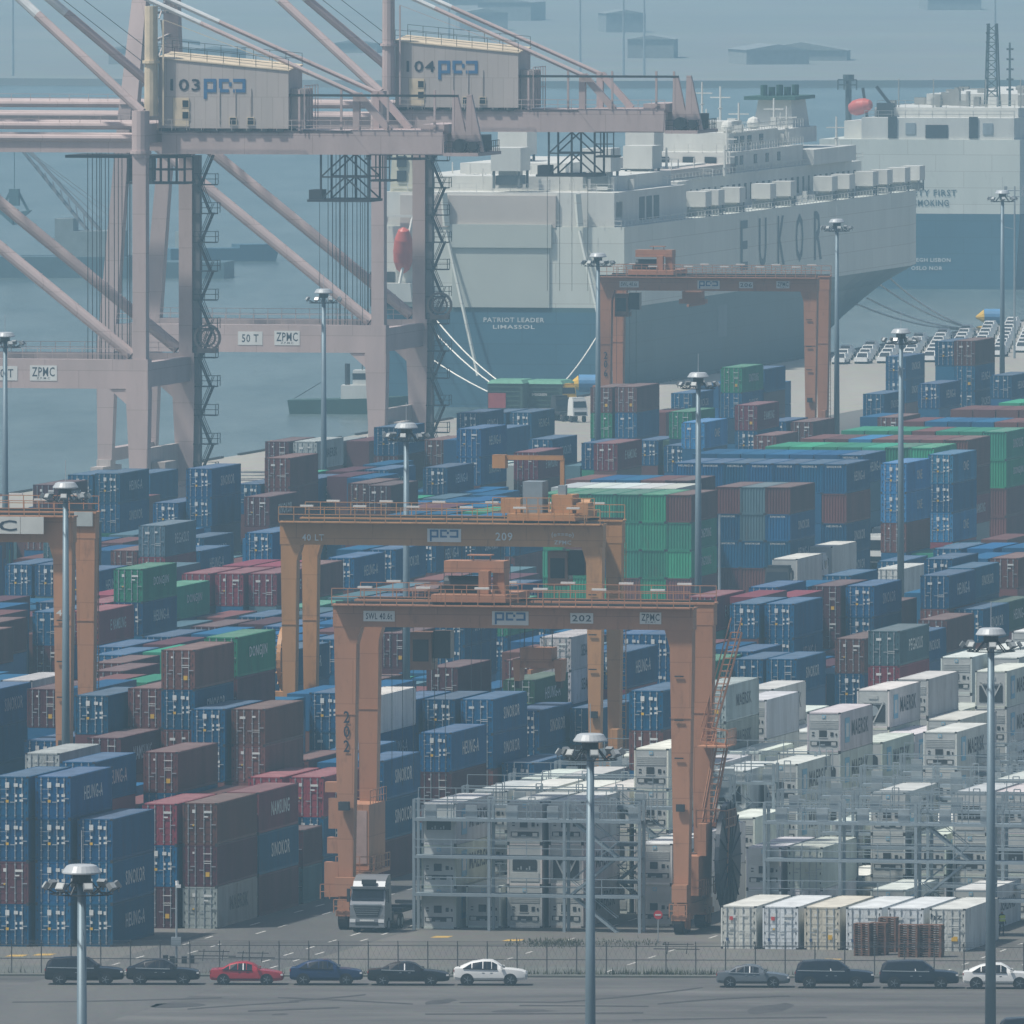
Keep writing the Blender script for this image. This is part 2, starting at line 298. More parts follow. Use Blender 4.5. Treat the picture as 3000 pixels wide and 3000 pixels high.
def body_mesh(L, front, reefer=False):
    mb = MB(); q = .11
    for sx in (-1, 1):
        xa, xb = (HW-q, HW) if sx > 0 else (-HW, -HW+q)
        for ya, yb in ((0,.13),(L-.13,L)): mb.box(xa,xb,ya,yb,.118,HB-.118)
        mb.box(xa,xb,.13,L-.13,.02,.19); mb.box(xa+.02*(sx<0),xb-.02*(sx>0),.13,L-.13,HB-.12,HB-.02)
        for ya, yb in ((-.004,.178),(L-.178,L+.004)):
            for za, zb in ((0,.118),(HB-.118,HB)): mb.box((HW-.16) if sx > 0 else -HW-.004, (HW+.004) if sx > 0 else -HW+.16, ya, yb, za, zb, 1)
        if reefer: mb.box(*((HW-.06,HW-.02) if sx > 0 else (-HW+.02,-HW+.06)), .13, L-.13, .19, HB-.12)
        else: corr_side(mb, sx*(HW-.012), sx, .13, L-.13, .19, HB-.12)
    mb.box(-HW+.16,HW-.16,0,.1,.01,.15); mb.box(-HW+.16,HW-.16,L-.1,L,.01,.15); mb.box(-HW+.16,HW-.16,0,.1,HB-.11,HB-.01); mb.box(-HW+.16,HW-.16,L-.1,L,HB-.11,HB-.01)
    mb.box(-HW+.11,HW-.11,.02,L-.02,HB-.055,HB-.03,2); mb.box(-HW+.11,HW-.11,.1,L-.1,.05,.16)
    if not reefer:
        n = 20; st = (L-.6)/n
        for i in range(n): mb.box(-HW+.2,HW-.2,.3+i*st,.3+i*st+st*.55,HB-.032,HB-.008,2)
    mb.box(-HW+.11,HW-.11,L-.05,L-.02,.15,HB-.11)
    if front == 'end': corr_end(mb, .03, .15, HB-.11, -HW+.11, HW-.11)
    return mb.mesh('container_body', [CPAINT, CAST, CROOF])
def door_mesh(side):
    x0, x1 = (-1.1,-.006) if side < 0 else (.006,1.1); mb = MB(); z0, z1 = .16, HB-.12
    mb.box(x0,x1,.02,.07,z0,z1)
    for k in range(5):
        a = z0+.1+k*(z1-z0-.2)/5; mb.box(x0+.07,x1-.07,.005,.02,a,a+(z1-z0-.2)/5*.62)
    for t in (.27,.72):
        x = x0+(x1-x0)*t; mb.tube((x,-.03,z0-.06),(x,-.03,z1+.06),.03,.03,5,1); mb.bar((x-.03,-.035,1.15+.25*(t>.5)),(x+.34*(1 if side < 0 else -1)*(1 if t < .5 else -1),-.045,1.15+.25*(t>.5)),.03,.06,1)
        for z in (z0+.1,.75,1.75,z1-.1): mb.box(x-.06,x+.06,-.05,.02,z-.03,z+.03,1)
    xe = x0 if side < 0 else x1-.06
    for z in (.45,1.1,1.8,2.45): mb.box(xe,xe+.06,-.02,.02,z-.07,z+.07,2)
    return mb.mesh('door', [CPAINT, ROD, CAST])
def mark_mesh(v):
    mb = MB(); r_ = random.Random(v)
    if v == 0:   # blue liner doors: big white plate, number block, round and warning stickers
        mb.box(-.38,-.10,-.058,-.05,2.12,2.5,0); mb.box(.22,.5,-.058,-.05,2.2,2.44,0); mb.box(.62,.8,-.058,-.05,2.16,2.4,0)
        mb.box(-.32,-.16,-.058,-.05,1.55,1.72,0); mb.box(-.34,-.14,-.058,-.05,1.12,1.3,1); mb.box(.3,.44,-.058,-.05,1.5,1.68,0); mb.box(.62,.86,-.058,-.05,1.52,1.7,0); mb.box(.3,.44,-.058,-.05,1.18,1.32,0); mb.box(.62,.86,-.058,-.05,1.2,1.34,0)
        mb.box(-.88,-.74,-.058,-.05,2.25,2.33,0); mb.box(-.9,-.12,-.058,-.05,2.02,2.035,0)
    elif v == 1:
        mb.box(-.5,-.36,-.058,-.05,2.28,2.42,0); mb.box(.25,.85,-.058,-.05,2.26,2.32,0); mb.box(.3,.8,-.058,-.05,1.75,1.8,0); mb.box(.3,.8,-.058,-.05,1.6,1.65,0); mb.box(.42,.7,-.058,-.05,.7,1.02,1)
    elif v == 2:
        mb.box(-.52,-.3,-.058,-.05,2.2,2.44,0); mb.box(.3,.85,-.058,-.05,2.2,2.36,0); mb.box(.3,.6,-.058,-.05,1.9,2.0,0); mb.box(-.5,-.38,-.058,-.05,1.3,1.42,1)
    else:
        mb.box(-.6,-.2,-.058,-.05,2.1,2.3,0); mb.box(.3,.55,-.058,-.05,2.2,2.35,0); mb.box(.3,.85,-.058,-.05,1.2,1.24,0); mb.box(.3,.85,-.058,-.05,1.05,1.09,0)
    return mb.mesh('marking', [LETW, YEL])
B_DOOR = {L40: body_mesh(L40,'door'), 6.06: body_mesh(6.06,'door')}
B_END = body_mesh(L40,'end'); B_REEF = body_mesh(L40,'door',True)
DOORS = (door_mesh(-1), door_mesh(1)); MARKS = [mark_mesh(i) for i in range(4)]
REEFG = mat('reefer_panel', (.44,.46,.45), .5, 0, .12, .8, streak=True); STARB = mat('star_blue', (.16,.42,.58), .5)
def unit_mesh(v):
    mb = MB(); mb.box(-1.1,1.1,.02,.08,.14,HB-.11)
    if v == 0:
        for k in range(5): mb.box(-1.03,1.03,-.01,.02,1.74+k*.13,1.80+k*.13)
        mb.box(-.34,.2,-.015,.02,1.1,1.6,1); mb.box(-.4,.26,-.012,.02,1.04,1.1); mb.box(.48,.7,-.012,.02,1.18,1.46,1); mb.box(-.88,-.7,-.012,.02,1.4,1.47,1); mb.box(-.88,-.7,-.012,.02,1.2,1.27,1); mb.box(.86,.96,-.012,.02,1.2,1.38,1)
        mb.box(-.98,.98,-.012,.02,.5,.82,1); mb.box(-.9,-.5,-.03,-.012,.52,.76,0); mb.box(.55,.9,-.03,-.012,.5,.74,0); mb.box(-.25,.1,-.03,-.012,.5,.6,3); mb.box(-.13,.13,-.012,.02,2.46,2.7,2); mb.box(-.09,.09,-.02,-.012,2.5,2.66,0)
    elif v == 1:
        mb.box(-.85,.85,-.015,.02,1.05,1.75,1); mb.box(-1,1,-.012,.02,.3,.9,0)
        for k in range(7): mb.box(-.7+k*.2,-.6+k*.2,-.03,-.015,1.1,1.1+.12*(k % 3),3)
        mb.poly([(-.85,-.016,1.75),(.85,-.016,1.75),(.65,-.016,1.95),(-.65,-.016,1.95)], [(0,1,2,3)], 1)
    else:
        mb.box(-.9,.9,-.012,.02,.45,1.75,1); mb.lathe((0,0,0), [(.01,0)], 3)
        n = 16; c = [(.4*math.cos(2*math.pi*i/n), -.03, 1.3+.4*math.sin(2*math.pi*i/n)) for i in range(n)]; mb.poly(c, [tuple(range(n))], 3)
        mb.bar((-.8,-.03,2.0),(0,-.03,.4),.1,.03,0,(0,1,0)); mb.bar((.8,-.03,2.0),(0,-.03,.4),.1,.03,0,(0,1,0)); mb.bar((-.8,-.03,1.95),(.8,-.03,1.95),.1,.03,0,(0,1,0)); mb.box(-.35,.35,-.03,.02,2.2,2.45,0)
    return mb.mesh('cooling_unit', [REEFG, DARKST, STARB, STEEL])
UNITS = [unit_mesh(i) for i in range(3)]
PAL = dict(b=(.007,.088,.2), d=(.01,.052,.11), l=(.035,.20,.40), n=(.15,.06,.052), m=(.095,.033,.04), r=(.22,.042,.06), s=(.45,.06,.06), g=(.035,.25,.14), k=(.33,.37,.36), w=(.56,.58,.55), t=(.08,.15,.18), e=(.23,.38,.34), o=(.05,.11,.07))
CNAME = dict(b='navy blue', d='dark blue', l='light blue', n='rust brown', m='dark maroon', r='rose red', s='signal red', g='bright green', k='pale grey', w='white', t='slate teal', e='mint grey', o='olive green')
NUMW = ['zero','one','two','three','four','five','six','seven','eight','nine','ten','eleven','twelve','thirteen','fourteen','fifteen','sixteen','seventeen','eighteen','nineteen','twenty','twenty-one','twenty-two','twenty-three','twenty-four','twenty-five']
BLKN = {0:'the reefer block under the front gantry',1:'the reefer racks behind the pallets',-1:'the block behind the dark parked cars',-2:'the second block from the fence',-3:'the third block from the fence',-4:'the fourth block from the fence',-5:'the block beside the quay road',-6:'the strip at the quay',99:'the doorless box wall'}
TIERN = ['topmost','second from top','third from top','fourth from top','fifth from top','lowest']
CODES = 'bnmrgkwtlo'   # colour codes, see CNAME
SHOWN = ['', 'SINOKOR', 'HEUNG-A', 'MAERSK', 'NAMSUNG', 'DONGJIN', 'DONGYOUNG', 'K LINE', 'PEGASUS', 'SEACUBE']
# kind block row across along tiers tier-height length colours lettering
STACKS = """2 99 0 -343.45 1650.1 4 2.65 12.19 11441 0
2 99 1 -345.98 1650.6 4 2.65 12.19 14444 0
2 99 2 -348.50 1651.1 4 2.65 12.19 14441 0
2 99 3 -351.03 1651.7 4 2.65 12.19 14404 0
2 99 4 -353.56 1652.2 4 2.65 12.19 14144 0
2 99 5 -356.08 1652.8 4 2.65 12.19 14444 0
2 99 0 -347.93 1664.8 4 2.65 12.19 16656 0
2 99 1 -350.46 1665.4 4 2.65 12.19 16656 0
2 99 2 -352.99 1665.9 4 2.65 12.19 16656 0
2 99 3 -355.51 1666.4 4 2.65 12.19 16656 0
2 99 4 -358.04 1667.0 4 2.65 12.19 16656 0
2 99 0 -349.36 1678.2 4 2.70 12.19 11010 0
2 99 1 -351.88 1678.7 4 2.70 12.19 11101 0
2 99 2 -354.41 1679.3 4 2.70 12.19 10100 0
2 99 3 -356.94 1679.8 4 2.70 12.19 10011 0
2 99 4 -359.46 1680.3 4 2.70 12.19 11111 0
2 99 0 -338.47 1672.0 4 2.60 12.19 11001 0
2 99 1 -341.00 1672.5 4 2.60 12.19 17701 0
2 99 2 -343.52 1673.1 4 2.60 12.19 11002 0
2 99 0 -338.11 1697.5 4 2.90 12.19 10100 0
2 99 1 -340.64 1698.1 4 2.90 12.19 10000 0
2 99 2 -343.16 1698.6 4 2.90 12.19 10000 0
2 99 3 -345.69 1699.1 4 2.90 12.19 10000 0
2 99 4 -348.22 1699.7 4 2.90 12.19 10000 0
2 99 5 -350.74 1700.2 4 2.90 12.19 10000 0
2 99 6 -353.27 1700.8 4 2.90 12.19 10000 0
2 99 0 -340.99 1720.1 4 2.90 12.19 10000 0
2 99 1 -343.52 1720.7 4 2.90 12.19 10000 0
2 99 2 -346.05 1721.2 4 2.90 12.19 10000 0
2 99 3 -348.57 1721.7 4 2.90 12.19 10000 0
2 99 4 -351.10 1722.3 4 2.90 12.19 10000 0
2 99 5 -353.63 1722.8 4 2.90 12.19 10000 0
2 99 6 -356.15 1723.4 4 2.90 12.19 10000 0
2 99 0 -337.41 1738.1 4 2.90 12.19 14444 0
2 99 1 -339.94 1738.7 4 2.90 12.19 14444 0
2 99 2 -342.46 1739.2 4 2.90 12.19 14444 0
2 99 3 -344.99 1739.7 4 2.90 12.19 14444 0
2 99 4 -347.52 1740.3 4 2.90 12.19 14444 0
2 99 5 -350.05 1740.8 4 2.90 12.19 14444 0
2 99 6 -352.57 1741.4 4 2.90 12.19 14444 0
2 99 0 -337.88 1758.3 4 2.90 12.19 11135 0
2 99 1 -340.41 1758.8 4 2.90 12.19 11111 0
2 99 2 -342.93 1759.3 4 2.90 12.19 11111 0
2 99 3 -345.46 1759.9 4 2.90 12.19 11011 0
2 99 4 -347.99 1760.4 4 2.90 12.19 18011 0
2 99 5 -350.51 1761.0 4 2.90 12.19 11111 0
2 99 6 -353.04 1761.5 4 2.90 12.19 11111 0
2 99 0 -338.04 1779.8 4 2.90 12.19 14411 0
2 99 1 -340.57 1780.3 4 2.90 12.19 14411 0
2 99 2 -343.10 1780.9 4 2.90 12.19 14444 0
2 99 3 -345.62 1781.4 4 2.90 12.19 11111 0
2 99 4 -348.15 1782.0 4 2.90 12.19 14444 0
2 99 5 -350.68 1782.5 4 2.90 12.19 14444 0
2 99 6 -353.20 1783.0 4 2.90 12.19 14444 0
2 99 0 -336.72 1804.7 4 2.90 12.19 11101 0
2 99 1 -339.24 1805.2 4 2.90 12.19 11111 0
2 99 2 -341.77 1805.7 4 2.90 12.19 11111 0
2 99 3 -344.30 1806.3 4 2.90 12.19 10011 0
2 99 4 -346.82 1806.8 4 2.90 12.19 10111 0
2 99 5 -349.35 1807.4 4 2.90 12.19 10011 0
2 99 6 -351.88 1807.9 4 2.90 12.19 11101 0
2 99 0 -338.01 1837.9 4 2.90 12.19 11111 0
2 99 1 -340.54 1838.5 4 2.90 12.19 11111 0
2 99 2 -343.07 1839.0 4 2.90 12.19 11111 0
2 99 3 -345.59 1839.6 4 2.90 12.19 11111 0
2 99 4 -348.12 1840.1 4 2.90 12.19 11111 0
2 99 5 -350.65 1840.6 4 2.90 12.19 11111 0
2 99 6 -353.17 1841.2 4 2.90 12.19 11111 0
2 99 0 -339.04 1857.5 4 2.90 12.19 14444 0
2 99 1 -341.56 1858.0 4 2.90 12.19 14444 0
2 99 2 -344.09 1858.6 4 2.90 12.19 14444 0
2 99 3 -346.62 1859.1 4 2.90 12.19 14444 0
2 99 4 -349.14 1859.7 4 2.90 12.19 14444 0
2 99 5 -351.67 1860.2 4 2.90 12.19 14444 0
1 0 6 -250.90 1196.0 2 2.84 12.19 166 0
0 -1 6 -281.55 1219.0 2 2.60 6.06 127 0
1 0 6 -250.90 1209.0 2 2.86 12.19 166 0
1 0 1 -265.10 1193.0 3 2.88 12.19 1666 0
1 0 1 -265.10 1209.0 3 2.86 12.19 16 0
1 0 3 -259.42 1208.4 3 2.88 12.19 16 0
1 0 1 -265.10 1224.1 3 2.84 12.19 16 0
0 -1 5 -284.39 1224.9 3 2.86 12.19 13 0
1 0 5 -253.74 1234.8 3 2.82 12.19 1666 0
0 -1 3 -290.07 1193.7 4 2.86 12.19 10 12
0 -1 4 -287.23 1245.5 3 2.88 12.19 11 0
0 -1 1 -295.75 1207.1 4 2.82 12.19 15 0
0 -1 4 -287.23 1205.8 4 2.86 12.19 110 100
1 0 5 -253.74 1208.4 4 2.88 12.19 16 0
1 0 6 -250.90 1269.9 3 2.84 12.19 16 0
0 -1 1 -295.75 1224.9 4 2.84 12.19 12 14
0 -1 5 -284.39 1279.0 3 2.90 12.19 102 120
1 1 2 -239.36 1238.0 4 2.76 12.19 16 0
0 -1 3 -290.07 1245.0 4 2.74 12.19 10 0
0 -2 4 -317.88 1302.9 3 2.90 12.19 15 0
1 1 1 -242.20 1254.0 4 2.76 12.19 16 0
0 -1 3 -290.07 1232.0 5 2.60 12.19 100 0
1 0 6 -250.90 1254.4 4 2.88 12.19 16 0
0 -1 4 -287.23 1232.0 5 2.60 12.19 111 100
0 -1 4 -287.23 1308.0 3 2.90 12.19 192 120
0 -1 5 -284.39 1309.0 3 2.90 12.19 10 0
0 -1 4 -287.23 1293.0 4 2.60 12.19 100 0
0 -1 3 -290.07 1293.0 4 2.60 12.19 100 0
1 0 3 -259.42 1270.1 4 2.90 12.19 16 0
0 -1 5 -284.39 1293.0 4 2.60 12.19 100 11
0 -1 2 -292.91 1281.0 4 2.88 12.19 100 0
0 -1 4 -287.23 1320.5 4 2.60 12.19 19 12
0 -2 3 -320.72 1289.4 4 2.82 12.19 1000 1100
0 -1 0 -298.59 1233.0 5 2.78 12.19 102 0
1 0 5 -253.74 1287.0 4 2.86 12.19 16 0
0 -2 5 -315.04 1286.4 4 2.88 12.19 12 0
1 0 2 -262.26 1286.7 4 2.88 12.19 16 0
0 -1 1 -295.75 1237.0 5 2.84 12.19 116 100
0 -2 6 -312.20 1286.8 4 2.90 12.19 101 0
0 -2 3 -320.72 1301.5 4 2.84 12.19 16 0
1 0 5 -253.74 1301.9 4 2.86 12.19 16 0
1 0 4 -256.58 1334.0 4 2.86 12.19 16 0
0 -1 4 -287.23 1333.5 5 2.60 12.19 166 199
0 -1 2 -292.91 1235.0 6 2.84 12.19 110 101
0 -1 2 -292.91 1248.0 6 2.88 12.19 142 150
0 -1 5 -284.39 1175.1 3 2.88 12.19 1000 1012
0 -1 3 -290.07 1206.3 3 2.60 12.19 11 0
0 -1 5 -284.39 1193.5 3 2.86 12.19 1302 0
0 -1 6 -281.55 1193.2 3 2.88 12.19 1125 1003
0 -1 6 -281.55 1205.6 3 2.88 12.19 1302 1410
0 -1 6 -281.55 1225.2 3 2.86 12.19 1300 1420
0 -1 4 -287.23 1175.1 4 2.88 12.19 10000 0
0 -1 3 -290.07 1175.1 4 2.88 12.19 10020 0
0 -1 6 -281.55 1244.1 3 2.88 12.19 1002 1110
0 -1 2 -292.91 1306.9 2 2.90 12.19 1102 10
0 -1 6 -281.55 1317.7 3 2.80 12.19 10 0
0 -1 3 -290.07 1280.9 4 2.84 12.19 16 0
0 0 3 -259.42 1233.8 5 2.84 12.19 10 0
0 0 3 -259.42 1255.6 5 2.68 12.19 155 0
0 -1 1 -295.75 1332.7 4 2.68 12.19 12 10
0 -1 5 -284.39 1392.1 3 2.76 12.19 10 0
0 -1 6 -281.55 1391.3 3 2.78 12.19 10 0
0 -2 3 -320.72 1451.3 2 2.78 12.19 13 17
0 -1 5 -284.39 1339.9 4 2.88 12.19 10 12
0 -1 6 -281.55 1418.9 3 2.86 12.19 110 0
0 -1 4 -287.23 1370.4 4 2.84 12.19 100 0
0 -1 6 -281.55 1441.9 3 2.60 12.19 100 0
0 -2 3 -320.72 1427.7 3 2.86 12.19 12 14
0 0 2 -262.26 1334.6 5 2.68 12.19 173 180
0 -1 1 -295.75 1441.2 3 2.90 12.19 12 10
0 -3 3 -351.37 1471.5 3 2.72 12.19 147 160
0 -3 2 -354.21 1471.2 3 2.74 12.19 100 0
0 -3 5 -345.69 1413.4 4 2.76 12.19 1020 0
0 -3 6 -342.85 1414.3 4 2.76 12.19 13 0
0 -1 6 -281.55 1469.8 3 2.84 12.19 10 0
0 -1 2 -292.91 1487.7 3 2.70 12.19 11 0
0 -1 4 -287.23 1418.6 4 2.86 12.19 100 102
0 -1 3 -290.07 1418.6 4 2.86 12.19 10 0
0 -3 3 -351.37 1484.6 3 2.76 12.19 101 110
0 -3 5 -345.69 1428.6 4 2.76 12.19 13 0
0 -1 5 -284.39 1495.0 3 2.62 12.19 19 12
0 -3 4 -348.53 1426.2 4 2.80 12.19 10 0
0 -1 2 -292.91 1447.3 4 2.66 12.19 13 0
0 -1 2 -292.91 1432.3 4 2.84 12.19 13 0
0 -1 1 -295.75 1429.0 4 2.88 12.19 13 0
0 -3 4 -348.53 1442.2 4 2.76 12.19 13 0
0 -3 1 -357.05 1498.4 3 2.80 12.19 10 0
0 -1 2 -292.91 1506.2 3 2.72 12.19 10 0
0 -3 2 -354.21 1511.6 3 2.78 12.19 1111 0
0 -3 1 -357.05 1511.6 3 2.78 12.19 14 0
0 -1 1 -295.75 1454.2 4 2.78 12.19 10 0
0 -3 5 -345.69 1452.8 4 2.80 12.19 14 0
0 -4 5 -376.34 1568.5 2 2.86 12.19 13 0
0 -1 1 -295.75 1467.2 4 2.64 12.19 10 0
0 -4 1 -387.70 1569.5 2 2.86 12.19 1018 120
0 -1 3 -290.07 1466.4 4 2.66 12.19 100 110
0 -1 2 -292.91 1466.4 4 2.66 12.19 122 0
0 -1 5 -284.39 1469.6 4 2.84 12.19 10 12
0 -1 1 -295.75 1485.1 4 2.66 12.19 10 0
0 -3 6 -342.85 1476.9 4 2.80 12.19 13 0
0 -3 5 -345.69 1476.9 4 2.80 12.19 13 0
0 -3 4 -348.53 1476.9 4 2.80 12.19 13 0
0 -3 1 -357.05 1484.6 4 2.74 12.19 11 0
0 -3 1 -357.05 1471.8 4 2.90 12.19 100 0
0 -2 5 -315.04 1606.9 2 2.78 12.19 16 0
0 -3 6 -342.85 1429.1 5 2.76 12.19 14 0
0 -1 4 -287.23 1495.4 4 2.70 12.19 10 0
0 -3 5 -345.69 1490.5 4 2.80 12.19 13 0
0 -3 4 -348.53 1491.5 4 2.80 12.19 13 0
0 -4 4 -379.18 1551.2 3 2.84 12.19 10 0
0 -4 3 -382.02 1551.9 3 2.84 12.19 10 0
0 -1 3 -290.07 1500.6 4 2.84 12.19 10 0
0 -1 3 -290.07 1517.2 4 2.66 12.19 10 0
0 -4 2 -384.86 1567.6 3 2.78 12.19 11 0
0 -1 4 -287.23 1515.8 4 2.68 12.19 111 0
0 -4 6 -373.50 1579.7 3 2.82 12.19 100 120
0 -4 5 -376.34 1581.0 3 2.80 12.19 10 0
0 -4 4 -379.18 1579.4 3 2.84 12.19 11 0
0 -1 1 -295.75 1534.2 4 2.68 12.19 10 0
0 -1 2 -292.91 1534.7 4 2.68 12.19 10 0
0 -1 3 -290.07 1535.9 4 2.68 12.19 10 0
0 -1 1 -295.75 1556.1 4 2.64 12.19 11 0
0 -4 6 -373.50 1606.3 3 2.80 12.19 100 0
0 -4 4 -379.18 1605.3 3 2.84 12.19 10 0
0 -5 3 -412.67 1680.9 2 2.68 12.19 11 0
0 -3 3 -351.37 1512.2 5 2.62 12.19 10 0
0 -4 6 -373.50 1566.2 4 2.84 12.19 17 0
0 -5 5 -406.99 1719.8 2 2.88 12.19 10 0
0 -5 6 -404.15 1719.8 2 2.90 12.19 11 0
0 -4 1 -387.70 1631.4 4 2.66 12.19 10 0
0 -5 5 -406.99 1693.9 3 2.78 12.19 1111 0
0 -5 4 -409.83 1692.5 3 2.80 12.19 1000 0
0 -4 4 -379.18 1631.5 4 2.80 12.19 122 110
0 -4 6 -373.50 1656.9 4 2.80 12.19 12 0
0 -5 5 -406.99 1664.3 4 2.74 12.19 12 0
0 -4 3 -382.02 1722.5 3 2.86 12.19 14 15
0 -4 2 -384.86 1652.5 4 2.88 12.19 10 0
0 -4 2 -384.86 1676.0 4 2.76 12.19 1000 0
0 -5 5 -406.99 1678.1 4 2.84 12.19 10 0
0 -5 1 -418.35 1749.2 3 2.86 12.19 1000 0
0 -5 6 -404.15 1677.2 4 2.88 12.19 100 0
0 -4 2 -384.86 1632.6 5 2.76 12.19 1000 1101
0 -4 4 -379.18 1707.1 4 2.72 12.19 10 0
0 -4 4 -379.18 1768.5 3 2.86 12.19 17 13
0 -4 2 -384.86 1767.8 3 2.88 12.19 15 0
0 -4 1 -387.70 1766.3 3 2.90 12.19 15 0
0 -2 3 -320.72 1638.0 5 2.82 12.19 1881 0
0 -4 3 -382.02 1792.5 3 2.70 12.19 12 14
0 -4 3 -382.02 1652.2 5 2.80 12.19 111 0
0 -5 3 -412.67 1796.2 3 2.76 12.19 10 0
0 -5 4 -409.83 1796.1 3 2.78 12.19 11 0
0 -2 3 -320.72 1661.0 5 2.80 12.19 1808 0
0 -4 5 -376.34 1735.1 4 2.82 12.19 13 0
0 -4 4 -379.18 1820.6 3 2.86 12.19 10 0
0 -4 6 -373.50 1759.3 4 2.80 12.19 13 0
0 -4 5 -376.34 1766.8 4 2.74 12.19 10 0
0 -5 6 -404.15 1760.4 4 2.84 12.19 15 0
0 -5 5 -406.99 1760.4 4 2.84 12.19 122 0
0 -5 5 -406.99 1783.5 4 2.62 12.19 15 0
0 -5 6 -404.15 1784.1 4 2.62 12.19 122 0
0 -5 3 -412.67 1834.3 3 2.86 12.19 17755 10
0 -4 2 -384.86 1847.2 3 2.70 12.19 19 0
0 -4 1 -387.70 1847.2 3 2.70 12.19 10 0
0 -5 5 -406.99 1841.9 3 2.78 12.19 10 0
0 -5 4 -409.83 1845.0 3 2.74 12.19 11 0
0 -4 3 -382.02 1768.3 4 2.82 12.19 10 0
0 -4 5 -376.34 1852.9 3 2.80 12.19 11 0
0 -4 4 -379.18 1722.1 5 2.82 12.19 100 0
0 -5 4 -409.83 1874.8 3 2.76 12.19 100 0
0 -4 1 -387.70 1723.6 5 2.84 12.19 10 0
0 -4 5 -376.34 1815.8 4 2.80 12.19 18 0
0 -4 4 -379.18 1886.6 3 2.86 12.19 11 0
0 -4 3 -382.02 1886.3 3 2.88 12.19 10 0
0 -4 2 -384.86 1886.3 3 2.88 12.19 10 0
0 -4 6 -373.50 1905.7 3 2.78 12.19 11 0
0 -4 5 -376.34 1910.2 3 2.74 12.19 10 0
0 -5 6 -404.15 1835.5 4 2.86 12.19 10 0
0 -5 2 -415.51 1913.6 3 2.86 12.19 100 0
0 -5 1 -418.35 1913.6 3 2.86 12.19 10 0
0 -5 6 -404.15 1930.3 3 2.66 12.19 11 0
0 -4 3 -382.02 1836.9 4 2.88 12.19 14 0
0 -4 3 -382.02 1870.9 4 2.74 12.19 13 0
0 -4 1 -387.70 1969.8 3 2.86 12.19 10 0
0 -5 3 -412.67 1985.4 3 2.70 12.19 10 0
0 -5 5 -406.99 1915.3 4 2.82 12.19 114 0
0 -5 6 -404.15 1914.7 4 2.84 12.19 110 0
0 -5 2 -415.51 2014.2 3 2.68 12.19 100 0
0 -5 4 -409.83 2015.7 3 2.68 12.19 10 0
0 -4 6 -373.50 1928.6 4 2.80 12.19 100 0
0 -4 6 -373.50 1970.9 4 2.66 12.19 10 0
0 -5 5 -406.99 1984.9 4 2.70 12.19 10 0
0 -5 6 -404.15 1984.1 4 2.72 12.19 10 0
0 -5 6 -404.15 1971.5 4 2.88 12.19 14 0
0 -5 4 -409.83 2096.1 3 2.84 12.19 10 0
0 -4 3 -382.02 1982.6 5 2.82 12.19 10 0
0 -4 4 -379.18 1979.0 5 2.86 12.19 11 0
1 0 2 -262.26 1194.0 1 2.90 12.19 16 0
1 0 3 -259.42 1194.0 3 2.90 12.19 1666 0
1 0 4 -256.58 1194.0 3 2.90 12.19 1666 0
1 0 2 -262.26 1209.0 3 2.90 12.19 1666 0
1 0 4 -256.58 1209.0 3 2.90 12.19 1666 0
1 0 2 -262.26 1224.0 3 2.90 12.19 1666 0
1 0 6 -250.90 1224.0 2 2.90 12.19 166 0
1 0 1 -265.10 1239.0 2 2.90 12.19 166 0
1 0 2 -262.26 1239.0 2 2.90 12.19 166 0
1 0 4 -256.58 1239.0 3 2.90 12.19 1666 0
1 0 6 -250.90 1239.0 3 2.90 12.19 1666 0
1 0 2 -262.26 1254.0 3 2.90 12.19 1666 0
1 0 4 -256.58 1254.0 3 2.90 12.19 1666 0
1 0 1 -265.10 1269.0 2 2.90 12.19 166 0
1 0 2 -262.26 1269.0 3 2.90 12.19 1666 0
1 0 4 -256.58 1269.0 2 2.90 12.19 166 0
1 0 4 -256.58 1284.0 2 2.90 12.19 166 0
1 0 3 -259.42 1299.0 3 2.90 12.19 1666 0
1 0 4 -256.58 1299.0 1 2.90 12.19 16 0
1 1 1 -242.20 1190.0 2 2.90 12.19 166 0
0 1 2 -239.36 1190.0 2 2.90 12.19 166 0
1 1 4 -233.68 1190.0 1 2.90 12.19 16 0
1 1 6 -228.00 1190.0 1 2.90 12.19 16 0
1 1 1 -242.20 1204.5 1 2.90 12.19 16 0
1 1 2 -239.36 1204.5 1 2.90 12.19 16 0
1 1 3 -236.52 1204.5 3 2.90 12.19 1666 0
1 1 4 -233.68 1204.5 2 2.90 12.19 166 0
1 1 5 -230.84 1204.5 3 2.90 12.19 1666 0
1 1 6 -228.00 1204.5 3 2.90 12.19 1666 0
1 1 1 -242.20 1219.0 2 2.90 12.19 166 0
1 1 2 -239.36 1219.0 2 2.90 12.19 166 0
1 1 3 -236.52 1219.0 2 2.90 12.19 166 0
1 1 4 -233.68 1219.0 2 2.90 12.19 166 0
1 1 5 -230.84 1219.0 3 2.90 12.19 1666 0
1 1 6 -228.00 1219.0 2 2.90 12.19 166 0
1 1 3 -236.52 1233.5 2 2.90 12.19 166 0
1 1 5 -230.84 1233.5 3 2.90 12.19 1666 0
1 1 4 -233.68 1248.0 3 2.90 12.19 1666 0
1 1 6 -228.00 1248.0 3 2.90 12.19 1666 0
1 1 3 -236.52 1262.5 3 2.90 12.19 1666 0
1 1 4 -233.68 1262.5 3 2.90 12.19 1666 0
1 1 5 -230.84 1262.5 3 2.90 12.19 1666 0
1 1 6 -228.00 1262.5 3 2.90 12.19 1666 0
1 1 2 -239.36 1277.0 2 2.90 12.19 166 0
1 1 5 -230.84 1277.0 3 2.90 12.19 1666 0
1 1 6 -228.00 1277.0 3 2.90 12.19 1666 0
